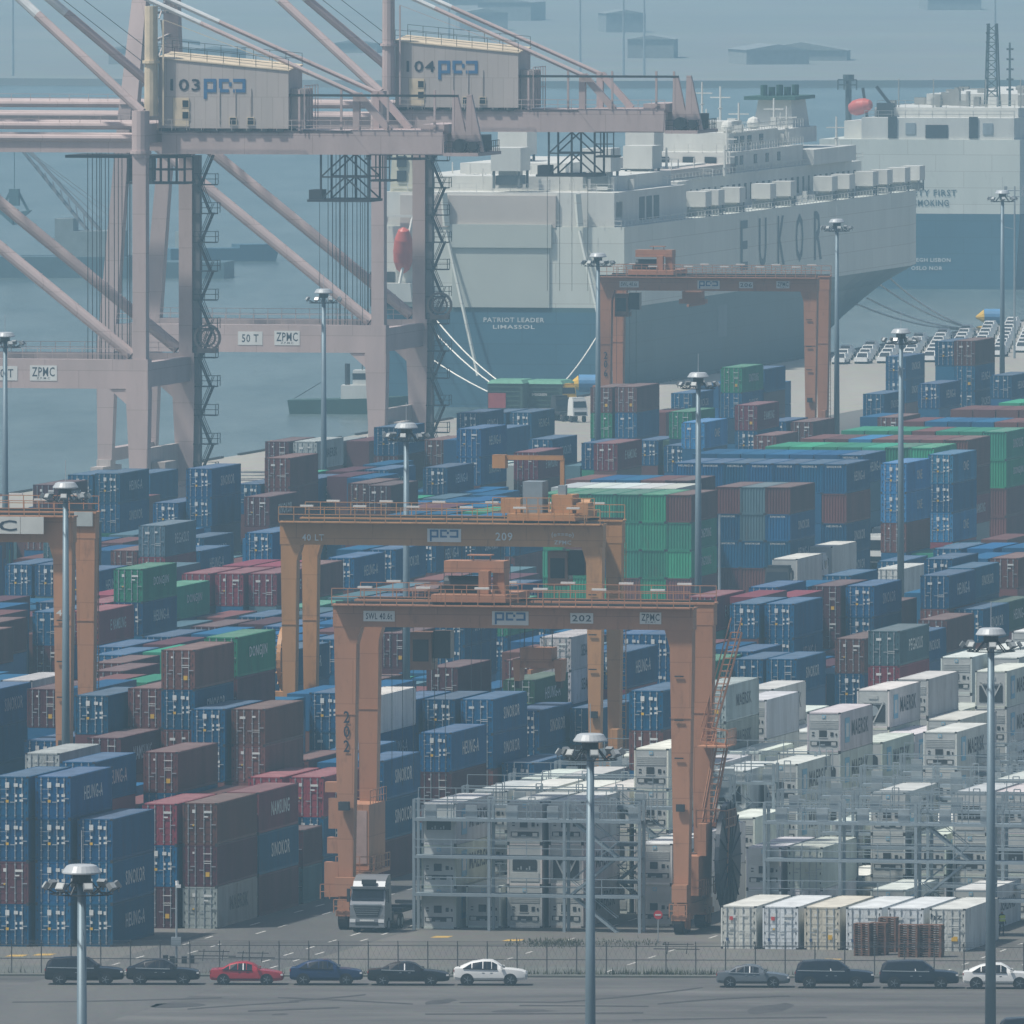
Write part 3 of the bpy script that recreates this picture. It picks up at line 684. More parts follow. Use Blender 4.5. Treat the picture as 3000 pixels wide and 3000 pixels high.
0 -1 5 -284.39 1206.0 3 2.80 12.19 1120 0
0 -1 2 -292.91 1210.0 3 2.80 12.19 1010 0
0 -1 5 -284.39 1246.0 3 2.80 12.19 1001 0
1 0 1 -265.10 1254.0 3 2.80 12.19 1666 0
0 -1 6 -281.55 1258.0 1 2.80 12.19 10 0
1 0 5 -253.74 1258.0 3 2.80 12.19 1666 0
0 -1 4 -287.23 1262.0 3 2.80 12.19 1041 0
0 -1 1 -295.75 1270.0 4 2.80 12.19 10001 0
0 -2 6 -312.20 1274.0 3 2.80 12.19 1017 0
1 0 6 -250.90 1282.0 3 2.80 12.19 1666 0
0 -1 1 -295.75 1286.0 4 2.80 12.19 10100 0
1 0 3 -259.42 1286.0 3 2.80 12.19 1666 0
0 -1 2 -292.91 1294.0 4 2.80 12.19 10210 0
0 -1 6 -281.55 1294.0 2 2.80 12.19 107 0
0 -1 1 -295.75 1302.0 4 2.80 12.19 11404 0
0 -2 2 -323.56 1302.0 4 2.80 12.19 10700 0
0 -2 5 -315.04 1302.0 4 2.80 12.19 11040 0
0 -2 6 -312.20 1302.0 4 2.80 12.19 14017 0
1 0 6 -250.90 1302.0 3 2.80 12.19 1666 0
0 -2 1 -326.40 1306.0 4 2.80 12.19 10407 0
1 0 1 -265.10 1310.0 3 2.80 12.19 1666 0
1 0 5 -253.74 1314.0 3 2.80 12.19 1666 0
0 -2 4 -317.88 1318.0 4 2.80 12.19 12717 0
1 0 6 -250.90 1318.0 4 2.80 12.19 16666 0
0 -1 6 -281.55 1330.0 3 2.80 12.19 1012 0
0 -2 3 -320.72 1330.0 4 2.80 12.19 11100 0
0 -1 3 -290.07 1334.0 4 2.80 12.19 11010 0
0 -2 6 -312.20 1334.0 4 2.80 12.19 10000 0
1 0 5 -253.74 1338.0 4 2.80 12.19 16666 0
0 -2 2 -323.56 1342.0 4 2.80 12.19 10002 0
0 -1 1 -295.75 1346.0 3 2.80 12.19 1040 0
0 -1 2 -292.91 1346.0 4 2.80 12.19 11004 0
0 -1 4 -287.23 1346.0 4 2.80 12.19 10000 0
0 -2 3 -320.72 1346.0 4 2.80 12.19 14010 0
0 -2 5 -315.04 1346.0 4 2.80 12.19 10007 0
0 -1 3 -290.07 1350.0 4 2.80 12.19 17207 0
0 -2 6 -312.20 1350.0 4 2.80 12.19 10040 0
1 0 4 -256.58 1350.0 4 2.80 12.19 16666 0
0 -2 1 -326.40 1354.0 4 2.80 12.19 10401 0
0 -2 2 -323.56 1358.0 4 2.80 12.19 12220 0
0 -2 4 -317.88 1358.0 4 2.80 12.19 10104 0
0 -1 1 -295.75 1362.0 4 2.80 12.19 10400 0
0 -1 2 -292.91 1362.0 4 2.80 12.19 12000 0
0 -2 5 -315.04 1362.0 4 2.80 12.19 10141 0
0 -2 6 -312.20 1366.0 4 2.80 12.19 10000 0
0 -2 1 -326.40 1370.0 4 2.80 12.19 10040 0
0 -2 3 -320.72 1370.0 4 2.80 12.19 10070 0
0 -1 3 -290.07 1374.0 4 2.80 12.19 10402 0
0 -2 2 -323.56 1374.0 4 2.80 12.19 10101 0
0 -2 4 -317.88 1374.0 4 2.80 12.19 10000 0
0 -3 6 -342.85 1374.0 4 2.80 12.19 11044 0
0 -1 1 -295.75 1378.0 4 2.80 12.19 10207 0
0 -1 2 -292.91 1378.0 4 2.80 12.19 10474 0
0 -2 5 -315.04 1378.0 4 2.80 12.19 11712 0
1 0 3 -259.42 1378.0 4 2.80 12.19 16666 0
0 -1 4 -287.23 1386.0 3 2.80 12.19 1410 0
0 -2 1 -326.40 1386.0 4 2.80 12.19 12011 0
0 -2 3 -320.72 1386.0 4 2.80 12.19 10702 0
0 -1 3 -290.07 1390.0 3 2.80 12.19 1271 0
0 -2 2 -323.56 1390.0 4 2.80 12.19 12101 0
0 -2 4 -317.88 1390.0 4 2.80 12.19 10204 0
0 -2 6 -312.20 1390.0 2 2.80 12.19 111 0
0 -3 5 -345.69 1390.0 4 2.80 12.19 11040 0
0 -1 1 -295.75 1394.0 4 2.80 12.19 17244 0
0 -1 2 -292.91 1394.0 4 2.80 12.19 12010 0
0 -2 5 -315.04 1398.0 2 2.80 12.19 177 0
0 -1 4 -287.23 1402.0 3 2.80 12.19 1010 0
0 -2 1 -326.40 1402.0 4 2.80 12.19 10010 0
0 -2 3 -320.72 1402.0 4 2.80 12.19 10411 0
0 -3 4 -348.53 1402.0 4 2.80 12.19 11711 0
0 -1 3 -290.07 1406.0 3 2.80 12.19 1012 0
0 -1 5 -284.39 1406.0 2 2.80 12.19 111 0
0 -2 2 -323.56 1406.0 4 2.80 12.19 17011 0
0 -2 4 -317.88 1406.0 2 2.80 12.19 147 0
0 -1 2 -292.91 1410.0 3 2.80 12.19 1120 0
0 -2 6 -312.20 1410.0 4 2.80 12.19 10000 0
0 -2 5 -315.04 1414.0 2 2.80 12.19 104 0
0 -3 3 -351.37 1414.0 4 2.80 12.19 10000 0
0 -2 1 -326.40 1418.0 4 2.80 12.19 14110 0
0 -1 5 -284.39 1422.0 2 2.80 12.19 100 0
0 -2 4 -317.88 1422.0 2 2.80 12.19 101 0
0 -2 6 -312.20 1426.0 4 2.80 12.19 14004 0
0 -3 2 -354.21 1426.0 4 2.80 12.19 12020 0
0 -2 2 -323.56 1430.0 4 2.80 12.19 10020 0
0 -2 5 -315.04 1430.0 4 2.80 12.19 11042 0
0 -3 3 -351.37 1430.0 3 2.80 12.19 1112 0
0 -1 4 -287.23 1434.0 2 2.80 12.19 120 0
0 -2 1 -326.40 1434.0 4 2.80 12.19 17042 0
0 -1 3 -290.07 1438.0 2 2.80 12.19 100 0
0 -2 4 -317.88 1438.0 4 2.80 12.19 10100 0
0 -2 6 -312.20 1442.0 3 2.80 12.19 1000 0
0 -3 6 -342.85 1442.0 3 2.80 12.19 1710 0
0 -2 2 -323.56 1446.0 4 2.80 12.19 11021 0
0 -2 5 -315.04 1446.0 3 2.80 12.19 1000 0
0 -2 1 -326.40 1450.0 4 2.80 12.19 17007 0
0 -1 3 -290.07 1454.0 2 2.80 12.19 121 0
0 -1 6 -281.55 1454.0 3 2.80 12.19 1170 0
0 -2 4 -317.88 1454.0 4 2.80 12.19 10400 0
0 -2 6 -312.20 1458.0 3 2.80 12.19 1012 0
0 -3 6 -342.85 1458.0 3 2.80 12.19 1100 0
0 -2 2 -323.56 1462.0 4 2.80 12.19 10000 0
0 -2 5 -315.04 1462.0 3 2.80 12.19 1044 0
0 -2 1 -326.40 1466.0 4 2.80 12.19 11004 0
0 -2 3 -320.72 1466.0 4 2.80 12.19 12402 0
0 -2 2 -323.56 1478.0 4 2.80 12.19 17011 0
0 -2 1 -326.40 1482.0 4 2.80 12.19 10010 0
0 -3 2 -354.21 1486.0 4 2.80 12.19 17771 0
0 -3 6 -342.85 1490.0 4 2.80 12.19 11470 0
0 -3 5 -345.69 1506.0 3 2.80 12.19 1000 0
0 -3 6 -342.85 1506.0 4 2.80 12.19 10100 0
0 -2 3 -320.72 1510.0 2 2.80 12.19 102 0
0 -2 4 -317.88 1510.0 2 2.80 12.19 171 0
0 -4 6 -373.50 1514.0 2 2.80 12.19 120 0
0 -2 2 -323.56 1518.0 2 2.80 12.19 104 0
0 -4 4 -379.18 1518.0 4 2.80 12.19 10000 0
0 -2 1 -326.40 1522.0 2 2.80 12.19 104 0
0 -3 5 -345.69 1522.0 4 2.80 12.19 10044 0
0 -3 6 -342.85 1522.0 4 2.80 12.19 10270 0
0 -2 3 -320.72 1526.0 2 2.80 12.19 142 0
0 -3 2 -354.21 1526.0 4 2.80 12.19 12020 0
0 -4 5 -376.34 1526.0 2 2.80 12.19 100 0
0 -4 3 -382.02 1530.0 4 2.80 12.19 11024 0
0 -3 4 -348.53 1538.0 4 2.80 12.19 12202 0
0 -3 5 -345.69 1538.0 4 2.80 12.19 10020 0
0 -3 6 -342.85 1538.0 4 2.80 12.19 10172 0
0 -4 4 -379.18 1538.0 2 2.80 12.19 102 0
0 -3 1 -357.05 1542.0 4 2.80 12.19 10701 0
0 -3 3 -351.37 1550.0 4 2.80 12.19 10100 0
0 -3 4 -348.53 1554.0 4 2.80 12.19 11410 0
0 -3 5 -345.69 1554.0 4 2.80 12.19 11100 0
0 -3 6 -342.85 1554.0 4 2.80 12.19 10000 0
0 -4 1 -387.70 1554.0 4 2.80 12.19 12040 0
0 -3 2 -354.21 1562.0 4 2.80 12.19 12402 0
0 -3 3 -351.37 1566.0 4 2.80 12.19 10401 0
0 -4 3 -382.02 1566.0 4 2.80 12.19 17740 0
0 -3 4 -348.53 1570.0 4 2.80 12.19 10700 0
0 -3 5 -345.69 1570.0 4 2.80 12.19 17110 0
0 -3 6 -342.85 1570.0 4 2.80 12.19 10110 0
0 -3 1 -357.05 1574.0 4 2.80 12.19 10001 0
0 -3 2 -354.21 1578.0 4 2.80 12.19 12200 0
0 -3 3 -351.37 1582.0 4 2.80 12.19 10041 0
0 -4 1 -387.70 1582.0 4 2.80 12.19 11001 0
0 -4 2 -384.86 1582.0 3 2.80 12.19 1220 0
0 -4 3 -382.02 1582.0 3 2.80 12.19 1010 0
0 -3 4 -348.53 1586.0 4 2.80 12.19 10771 0
0 -3 5 -345.69 1586.0 1 2.80 12.19 10 0
0 -3 1 -357.05 1590.0 4 2.80 12.19 10007 0
0 -3 2 -354.21 1594.0 4 2.80 12.19 10002 0
0 -3 3 -351.37 1598.0 4 2.80 12.19 14001 0
0 -4 1 -387.70 1598.0 3 2.80 12.19 1010 0
0 -4 2 -384.86 1598.0 3 2.80 12.19 1100 0
0 -3 1 -357.05 1606.0 4 2.80 12.19 12010 0
0 -3 2 -354.21 1610.0 4 2.80 12.19 10111 0
0 -4 1 -387.70 1614.0 3 2.80 12.19 1714 0
0 -4 2 -384.86 1618.0 3 2.80 12.19 1001 0
0 -4 4 -379.18 1618.0 2 2.80 12.19 111 0
0 -2 4 -317.88 1622.0 2 2.80 12.19 100 0
0 -3 1 -357.05 1622.0 4 2.80 12.19 10210 0
0 -5 6 -404.15 1622.0 3 2.80 12.19 1027 0
0 -4 3 -382.02 1626.0 2 2.80 12.19 170 0
0 -5 5 -406.99 1634.0 3 2.80 12.19 1042 0
0 -2 4 -317.88 1638.0 2 2.80 12.19 140 0
0 -4 1 -387.70 1646.0 3 2.80 12.19 1400 0
0 -5 4 -409.83 1646.0 3 2.80 12.19 1017 0
0 -5 6 -404.15 1650.0 3 2.80 12.19 1240 0
0 -2 4 -317.88 1654.0 2 2.80 12.19 171 0
0 -5 3 -412.67 1658.0 3 2.80 12.19 1104 0
0 -4 5 -376.34 1662.0 4 2.80 12.19 11204 0
0 -4 6 -373.50 1670.0 3 2.80 12.19 1100 0
0 -5 2 -415.51 1670.0 2 2.80 12.19 124 0
0 -4 4 -379.18 1674.0 4 2.80 12.19 10140 0
0 -5 4 -409.83 1674.0 3 2.80 12.19 1020 0
0 -4 3 -382.02 1678.0 4 2.80 12.19 12100 0
0 -4 5 -376.34 1678.0 3 2.80 12.19 1000 0
0 -4 1 -387.70 1682.0 4 2.80 12.19 14002 0
0 -5 1 -418.35 1682.0 2 2.80 12.19 171 0
0 -4 6 -373.50 1686.0 3 2.80 12.19 1004 0
0 -5 2 -415.51 1686.0 2 2.80 12.19 172 0
0 -4 2 -384.86 1690.0 4 2.80 12.19 12040 0
0 -4 4 -379.18 1690.0 3 2.80 12.19 1400 0
0 -4 3 -382.02 1694.0 4 2.80 12.19 10010 0
0 -4 5 -376.34 1694.0 3 2.80 12.19 1701 0
0 -5 1 -418.35 1698.0 2 2.80 12.19 110 0
0 -4 6 -373.50 1702.0 3 2.80 12.19 1022 0
0 -4 2 -384.86 1706.0 4 2.80 12.19 10204 0
0 -4 3 -382.02 1710.0 3 2.80 12.19 1001 0
0 -4 5 -376.34 1710.0 3 2.80 12.19 1000 0
0 -4 6 -373.50 1718.0 2 2.80 12.19 141 0"""
FILLC = 'bbbnnnbmgbtrbnd'
rc = random.Random(5); CONT = []
for ln in STACKS.strip().split('\n'):
    k, blk, row, w, Y, n, ht, L, cols, tx = (float(q) for q in ln.split())
    k, blk, row, n = 'dre'[int(k)], int(blk), int(row), int(n); cols = [CODES[int(q)] for q in str(int(cols))[1:]] if cols > 1 else []   # a leading 1, then one digit a tier
    tx = [SHOWN[int(q)] for q in str(int(tx))[1:]] if tx > 1 else None
    for t in range(n):
        c = cols[t] if t < len(cols) else ('w' if k == 'r' else ('g' if k == 'e' and 'g' in cols else rc.choice(FILLC)))
        CONT.append(dict(k=k, blk=blk, row=row, w=w, Y=Y, z=(n-1-t)*ht, ht=ht, L=L, c=c, t=t, n=n, tx=tx))
# which containers the picture shows, and how large (painter's order on a small grid)
R_ = 600; buf = np.full((R_,R_), -1, int)
def proj(P):
    c, s = math.cos(PITCH), math.sin(PITCH); P = np.asarray(P, float); z = P[:,2]-HC
    dep = P[:,1]*c-z*s; up = P[:,1]*s+z*c
    return np.stack([(1500+FPX*P[:,0]/dep)*R_/3000, (1500-FPX*up/dep)*R_/3000], 1)
def paint(q, i):
    x0, y0 = np.floor(q.min(0)).astype(int); x1, y1 = np.ceil(q.max(0)).astype(int)
    x0, y0, x1, y1 = max(x0,0), max(y0,0), min(x1,R_-1), min(y1,R_-1)
    if x1 < x0 or y1 < y0: return
    gx, gy = np.meshgrid(np.arange(x0,x1+1)+.5, np.arange(y0,y1+1)+.5); ins = np.ones(gx.shape, bool); sg = 0
    for a, b in zip(q, np.roll(q,-1,0)):
        e = (b[0]-a[0])*(gy-a[1])-(b[1]-a[1])*(gx-a[0]); ins &= (e >= -.01) if ((q[1][0]-q[0][0])*(q[2][1]-q[1][1])-(q[1][1]-q[0][1])*(q[2][0]-q[1][0])) > 0 else (e <= .01)
    buf[y0:y1+1, x0:x1+1][ins] = i
for i in sorted(range(len(CONT)), key=lambda i: (-CONT[i]['Y'], CONT[i]['z'])):
    c = CONT[i]; o = wy(c['w'], c['Y']); vx, uy = np.array([CA,-SA]), np.array([SA,CA]); O = np.array([o.x,o.y])
    A, B = O, O+vx*2.44; Cc, D = B+uy*c['L'], O+uy*c['L']; z0, z1 = c['z'], c['z']+c['ht']
    P3 = lambda p, z: (p[0],p[1],z)
    paint(proj([P3(A,z0),P3(B,z0),P3(B,z1),P3(A,z1)]), i); paint(proj([P3(B,z0),P3(Cc,z0),P3(Cc,z1),P3(B,z1)]), i); paint(proj([P3(A,z1),P3(B,z1),P3(Cc,z1),P3(D,z1)]), i)
cnt = np.bincount(buf[buf >= 0].ravel(), minlength=len(CONT))
dry = sorted([i for i in range(len(CONT)) if CONT[i]['k'] != 'r' and cnt[i] > 0], key=lambda i: -cnt[i]); ree = [i for i in range(len(CONT)) if CONT[i]['k'] == 'r' and cnt[i] > 0]
KEEP = set(dry[:300]) | set(sorted(ree, key=lambda i: -cnt[i])[:200])
# bay numbers per block and row, counted from the front
bays = {}
for c in CONT: bays.setdefault((c['blk'],c['row']), set()).add(c['Y'])
SIDETXT = {}
def side_text(c, rnd):
    if c['k'] == 'r': return ('MAERSK', 6.2, 1.15, LETB) if rnd.random() < .72 else (('', 0, 0, None) if rnd.random() < .6 else ('SEALAND', 5.5, .9, LETB))
    t = {'b':['SINOKOR','HEUNG-A','SINOKOR','HEUNG-A',''],'d':['SINOKOR',''],'r':['E NAMSUNG'],'g':['DONGYOUNG','DONGJIN'],'m':['','','NAMSUNG','SINOKOR'],'l':['ONE'],'k':['MAERSK',''],'e':['PCS'],'o':['HEUNG-A'],'t':['PEGASUS',''],'s':['K LINE'],'n':['','','','']}.get(c['c'], [''])
    s = rnd.choice(t); return (s, 5.4 if len(s) > 4 else 2.6, .95, LETB if c['c'] in 'ke' else LETW)
mbf = MB(); fcol = []
for i, c in enumerate(CONT):
    o = wy(c['w'], c['Y']); rnd = random.Random(i*7+1)
    base = PAL[c['c']]; f = rnd.uniform(.78,1.25); colr = tuple(min(.8, x*f*rnd.uniform(.93,1.07)) for x in base)
    if i not in KEEP:
        vx, uy = Vector((CA,-SA,0)), Vector((SA,CA,0)); O = Vector((o.x,o.y,c['z']+.02)); a = [O+vx*.04, O+vx*2.40, O+vx*2.40+uy*c['L'], O+vx*.04+uy*c['L']]; u_ = Vector((0,0,c['ht']-.04))
        mbf.poly(a+[p+u_ for p in a], [(4,5,6,7),(0,1,5,4),(1,2,6,5),(2,3,7,6),(3,0,4,7)]); fcol += [colr]*5; continue
    bay = sorted(bays[(c['blk'],c['row'])]).index(c['Y'])+1
    reef = c['k'] == 'r'
    kindn = 'reefer' if reef else 'container'
    if c['blk'] == 99: lab = f"{CNAME[c['c']]} {kindn}, {TIERN[c['t']]}, column {NUMW[c['row']+1]} of row {NUMW[bay]} in {BLKN[99]}"
    else: lab = f"{CNAME[c['c']]} {kindn}, {TIERN[c['t']]}, row {NUMW[c['row']] if c['row'] > 0 else 'nought'}, bay {NUMW[bay]}, {BLKN[c['blk']].replace('the ','',1)}"
    me = B_REEF if reef else (B_END if c['k'] == 'e' else B_DOOR[c['L']])
    p = o+Vector((CA,-SA,0))*1.22
    b_ = link('refrigerated_container' if reef else 'shipping_container', me); b_.location = (p.x,p.y,c['z']); b_.rotation_euler = (0,0,-AL+rnd.gauss(0,.0012)); b_.scale = (1,1,c['ht']/HB); b_.color = (*colr,1)
    tag(b_, lab, 'reefer container' if reef else 'container', 'refrigerated containers in the yard' if reef else 'containers stacked in the yard')
    if reef:
        u_ = link('cooling_unit', UNITS[rnd.choices([0,1,2],[.7,.2,.1])[0]], b_)
    elif c['k'] == 'd':
        for d_ in DOORS: q = link('door', d_, b_); q.color = (*colr,1)
        if c['c'] != 'e': link('marking', MARKS[0 if c['c'] in 'bdl' and rnd.random() < .8 else rnd.choice([1,2,3])], b_)
    elif c['c'] == 'b':
        letter(rnd.choice(['SINOKOR','HEUNG-A']), 1.5, .2, LETW, b_, (0,-.02,2.62))
    if c['L'] > 7:
        s, w_, h_, m_ = side_text(c, rnd)
        if c['tx']:
            s = c['tx'][min(c['t'],len(c['tx'])-1)]; w_ = 5.6 if len(s) > 4 else 2.6; h_ = 1.0; m_ = LETB if c['c'] in 'kew' else LETW
        if s: letter(s, w_, h_, m_, b_, (HW+.02 if not reef else HW+.004, 6.6 if not reef else 7.4, 1.55), SIDE)
        if reef and s == 'MAERSK':
            mb = MB(); 
            if 'star' not in SIDETXT: mb.box(0,.01,-.85,.85,-.9,.9); mb.box(.01,.015,-.5,.5,-.5,.5,1); SIDETXT['star'] = mb.mesh('logo', [STARB, WHITE])
            q = link('logo', SIDETXT['star'], b_); q.location = (HW, 2.6, 1.5)
if mbf.f:
    me = mbf.mesh('far_containers', APAINT); ca = me.color_attributes.new('paint', 'FLOAT_COLOR', 'CORNER')
    arr = np.ones((len(me.loops),4), np.float32); k = 0
    for f_, c_ in zip(mbf.f, fcol):
        arr[k:k+len(f_), :3] = c_; k += len(f_)
    ca.data.foreach_set('color', arr.ravel())
    tag(link('stacked_containers', me), 'remaining stacked containers mostly hidden among the blocks', 'containers', kind='stuff')
# ------------------------------------------------------------------ yard gantries
def plate(parent, s, w, h, loc, tw=None, th=None, two=False, m=None):
    mb = MB(); mb.box(-w/2,w/2,-.03,0,-h/2,h/2); o = mb.build('sign', m or WHITE, parent); o.location = loc
    if s == 'LOGO':
        mb = MB(); logo(mb, -w*.42, -h*.44, w*.84, h*.86, -.032); mb.build('logo', LOGOB, o)
    elif s: letter(s, tw or w*.84, th or h*.62, LETB, o, (0,-.034,h*.08 if two else 0))
    if two: letter('上海振华', w*.5, h*.2, LETB, o, (0,-.034,-h*.33)) if False else letter('Z.P.M.C', w*.5, h*.14, LETB, o, (0,-.034,-h*.34))
    return o
def rtg(loc, label, paint, H=22.3, span=23.5, base=7.0, num='202', tx=8., hood='beam', beam_d=1.5, leg=1.5, signs=(), reel=None, ladder=True, drop=None):
    t = empty('gantry_crane', loc, -AL, label, 'gantry crane', 'rubber tyred gantry cranes in the yard')
    zb = H-beam_d
    for yy in (0, base):
        for xx in (0, span):
            mb = MB(); k = leg/2; k2 = k*.62; s_ = -1 if xx == 0 else 1
            mb.frus((xx-k2,xx+k2,yy-.45,yy+.45,1.9),(xx-k,xx+k,yy-.55,yy+.55,zb-1.2)); mb.frus((xx-k,xx+k,yy-.55,yy+.55,zb-1.2),(xx-k-.35*(s_>0),xx+k+.35*(s_<0),yy-.58,yy+.58,zb))
            mb.bar((xx-k,yy-.56,zb-6),(xx+k,yy-.56,zb-6),.03,.03)
            mb.build('leg', paint, t)
        mb = MB(); mb.box(-leg*.55,span+leg*.55,yy-.6,yy+.6,zb,H); mb.box(-leg*.6,span+leg*.6,yy-.68,yy+.68,H-.08,H+.05)
        for q in (span*.27,span*.73): mb.box(q-.03,q+.03,yy-.63,yy+.63,zb,H)
        g = mb.build('girder', paint, t)
        mb = MB(); yo = -1.3 if yy == 0 else base+.7; mb.box(-leg*.5,span+leg*.5,yo,yo+.62,H-.02,H+.06); mb.rail([(-leg*.5,yo,H+.06),(span+leg*.5,yo,H+.06)],1.1,1.15,.055); mb.box(-leg*.5,span+leg*.5,yy-.1,yy+.1,H+.05,H+.22,1)
        mb.build('walkway', [paint, DARKST], t)
        for q in range(6):
            mb = MB(); x = 1.5+q*(span-3)/5; mb.box(x-.5,x+.5,-.14,.14,0,.16); l_ = mb.build('lamp', WHITE, t); l_.location = (0,yo+.3,H+1.15)
    for xx in (0, span):
        mb = MB(); mb.box(xx-.42,xx+.42,-1.2,base+1.2,1.15,2.0); mb.box(xx-.5,xx+.5,-.6,base+.6,2.0,3.2) if False else mb.box(xx-.3,xx+.3,.4,base-.4,2.0,2.5)
        mb.build('sill_beam', paint, t)
        for yy in (-.6,.6,base-.6,base+.6):
            mb = MB(); mb.tube((xx-.35,yy,.75),(xx+.35,yy,.75),.75,n=18); w_ = mb.build('wheel', BLACK, t)
            mb = MB(); mb.tube((xx-.37,yy,.75),(xx+.37,yy,.75),.38,n=12); mb.build('rim', paint, w_)
        for yy in (0, base):
            mb = MB(); mb.box(xx-.5,xx+.5,yy-1.35,yy+1.35,.95,1.35); mb.box(xx-.55,xx+.55,yy-.15,yy+.15,.3,1.4); mb.rail([(xx-.6,yy-1.5,1.2),(xx+.6,yy-1.5,1.2)],.9,.6,.06); mb.build('bogie', paint, t)
    # power pack and electrics at the left foot, cabinets on the right
    mb = MB(); mb.box(-.95,1.0,2.4,base+.5,3.9,8.4); mb.box(-.8,.85,2.36,2.4,4.3,8.0,1); mb.box(-1.2,1.3,1.8,base+.7,3.6,3.85); mb.rail([(-1.2,1.8,3.85),(1.3,1.8,3.85),(1.3,base+.6,3.85)],1,.8,.06); mb.rail([(-1,2.4,8.4),(1.1,2.4,8.4),(1.1,base+.4,8.4)],1,.9,.05); mb.build('electric_house', [paint, mat('pink_panel',(.42,.3,.27),.5)], t)
    mb = MB()
    for z0_, z1_, w_ in ((2.2,4.6,.75),(5.2,6.3,.55),(6.9,9.0,.45),(9.4,10.1,.7)): mb.box(-leg*.5-w_,-leg*.36,-.35,.5,z0_,z1_)
    mb.box(-leg*.4,leg*.5,-1.1,-.6,2.3,3.6); mb.rail([(-leg*.5-.9,-.9,2.1),(leg*.6,-.9,2.1)],1.,.6,.06); mb.box(-.35,.35,-1.2,-.62,8.2,8.8,1); mb.build('control_box', [paint, DARKST], t)
    mb = MB(); mb.box(span-.5,span+.55,-1.2,-.6,2.2,3.4); mb.box(span-.3,span+.3,-.75,-.6,8.4,8.9,1)
    for zz in (12.0,14.6,17.6): mb.box(span-.42,span+.2,-.66,-.6,zz,zz+.09,1)
    mb.build('control_box', [paint, DARKST], t)
    mb = MB(); mb.box(span-.7,span+.8,1.6,base-1.0,2.5,5.2); mb.box(span+.6,span+1.2,2.2,4.2,5.2,7.4); mb.rail([(span-.9,1.2,2.5),(span+1.1,1.2,2.5),(span+1.1,base-1,2.5)],1.1,.8,.06); mb.build('engine_house', paint, t)
    # trolley
    mb = MB(); z = H+.25; mb.box(tx-2.6,tx+2.6,-.5,base+.5,z,z+.5); mb.rail([(tx-3.6,-.9,z),(tx+3.6,-.9,z)],1.2,.9,.05)
    for q in (-2,2):
        for yy in (0, base): mb.tube((tx+q,yy-.2,z-.05),(tx+q,yy+.2,z-.05),.3,n=10,mi=1)
    tr = mb.build('trolley', [paint, DARKST], t)
    mb = MB()
    if hood == 'beam':
        mb.box(tx-2.1,tx+2.1,1.4,3.4,z+1.95,z+2.75); mb.box(tx+1.3,tx+2.1,1.6,3.2,z+.5,z+1.95); mb.box(tx+.5,tx+1.2,.6,1.4,z+.5,z+2.1); mb.tube((tx-2.2,2.4,z+1.1),(tx+.4,2.4,z+1.1),.6,n=14,mi=1); mb.box(tx-2.6,tx+.4,2,base-3,z+.5,z+1.0,1); mb.box(tx-.5,tx+1.2,1.5,2.5,z+3.1,z+3.18)
        for q in (-.2,1.3): mb.bar((tx+q*.8,2,z+2.7),(tx+q*.8,2,z+3.1),.08)
    else:
        mb.box(tx-1.6,tx-.1,.5,2.6,z+.5,z+2.9,2); mb.box(tx-3.4,tx-1.9,1,3,z+.5,z+1.6); mb.box(tx+.5,tx+2.1,1,3.4,z+.5,z+1.9); mb.box(tx+2.4,tx+3.3,1,3,z+.4,z+1.3); mb.tube((tx+.4,3.4,z+1),(tx+3,3.4,z+1),.5,n=12)
        mb.rail([(tx-3.8,0,z+.4),(tx+4,0,z+.4)],1.3,.9,.06); mb.bar((tx-3.9,3,z+4.6),(tx+1,3,z+4.6),.35); mb.box(tx-4.4,tx-3.4,2.5,3.5,z+3.8,z+4.8); mb.bar((tx+.9,3,z),(tx+.9,3,z+4.6),.3)
        mb.box(tx+.9,tx+1.5,1.4,2,z+1.9,z+2.6,2)
    mb.build('hoist', [paint, DARKST, mat('grey_cabinet', lin(128,140,148), .6)], tr)
    mb = MB(); cx = tx-3.6 if hood == 'beam' else tx+1; mb.box(cx-.75,cx+.75,.8,2.8,zb-3,zb-.4); mb.box(cx-.55,cx+.55,.78,.8,zb-2.4,zb-.9,1); mb.box(cx+.76,cx+.78,1.1,2.5,zb-2.5,zb-.9,1); mb.box(cx+.8,cx+2.0,1.2,2.4,zb-2.2,zb-.3,1); mb.build('operator_cab', [mat('cab_brown',(.2,.1,.06),.5), GLASS], tr)
    mb = MB(); sx = tx+4.4 if hood == 'beam' else tx-7; sz = zb-(drop or (2.8 if hood == 'beam' else 4.5))
    mb.box(sx-1.1,sx+1.1,1.2,3.0,sz+.5,sz+1.4); mb.box(sx-1.5,sx+1.5,1.4,2.8,sz,sz+.5); mb.box(sx-.12,sx+.12,-1,8,sz-.3,sz)
    for q in ((-1.55,1.35) if not drop else ()): mb.frus((sx+q,sx+q+.35,1.3,2.9,sz-.9),(sx+q-.1,sx+q+.45,1.2,3,sz+.6)); mb.box(sx+q,sx+q+.3,1.5,2.5,sz-1.4,sz-.9,1)
    for q in (-1,-.4,.4,1): mb.bar((sx+q,2,sz+1.3),(sx+q*.9,2,H+.3),.05,.05,1)
    mb.build('spreader', [paint, DARKST], tr)
    mb = MB()
    for q in range(6): x = tx-5.8+q*.75; mb.bar((x,1.6,zb+.2),(x,1.6,zb-11),.035,.035)
    mb.build('hoist_rope', DARKST, tr)
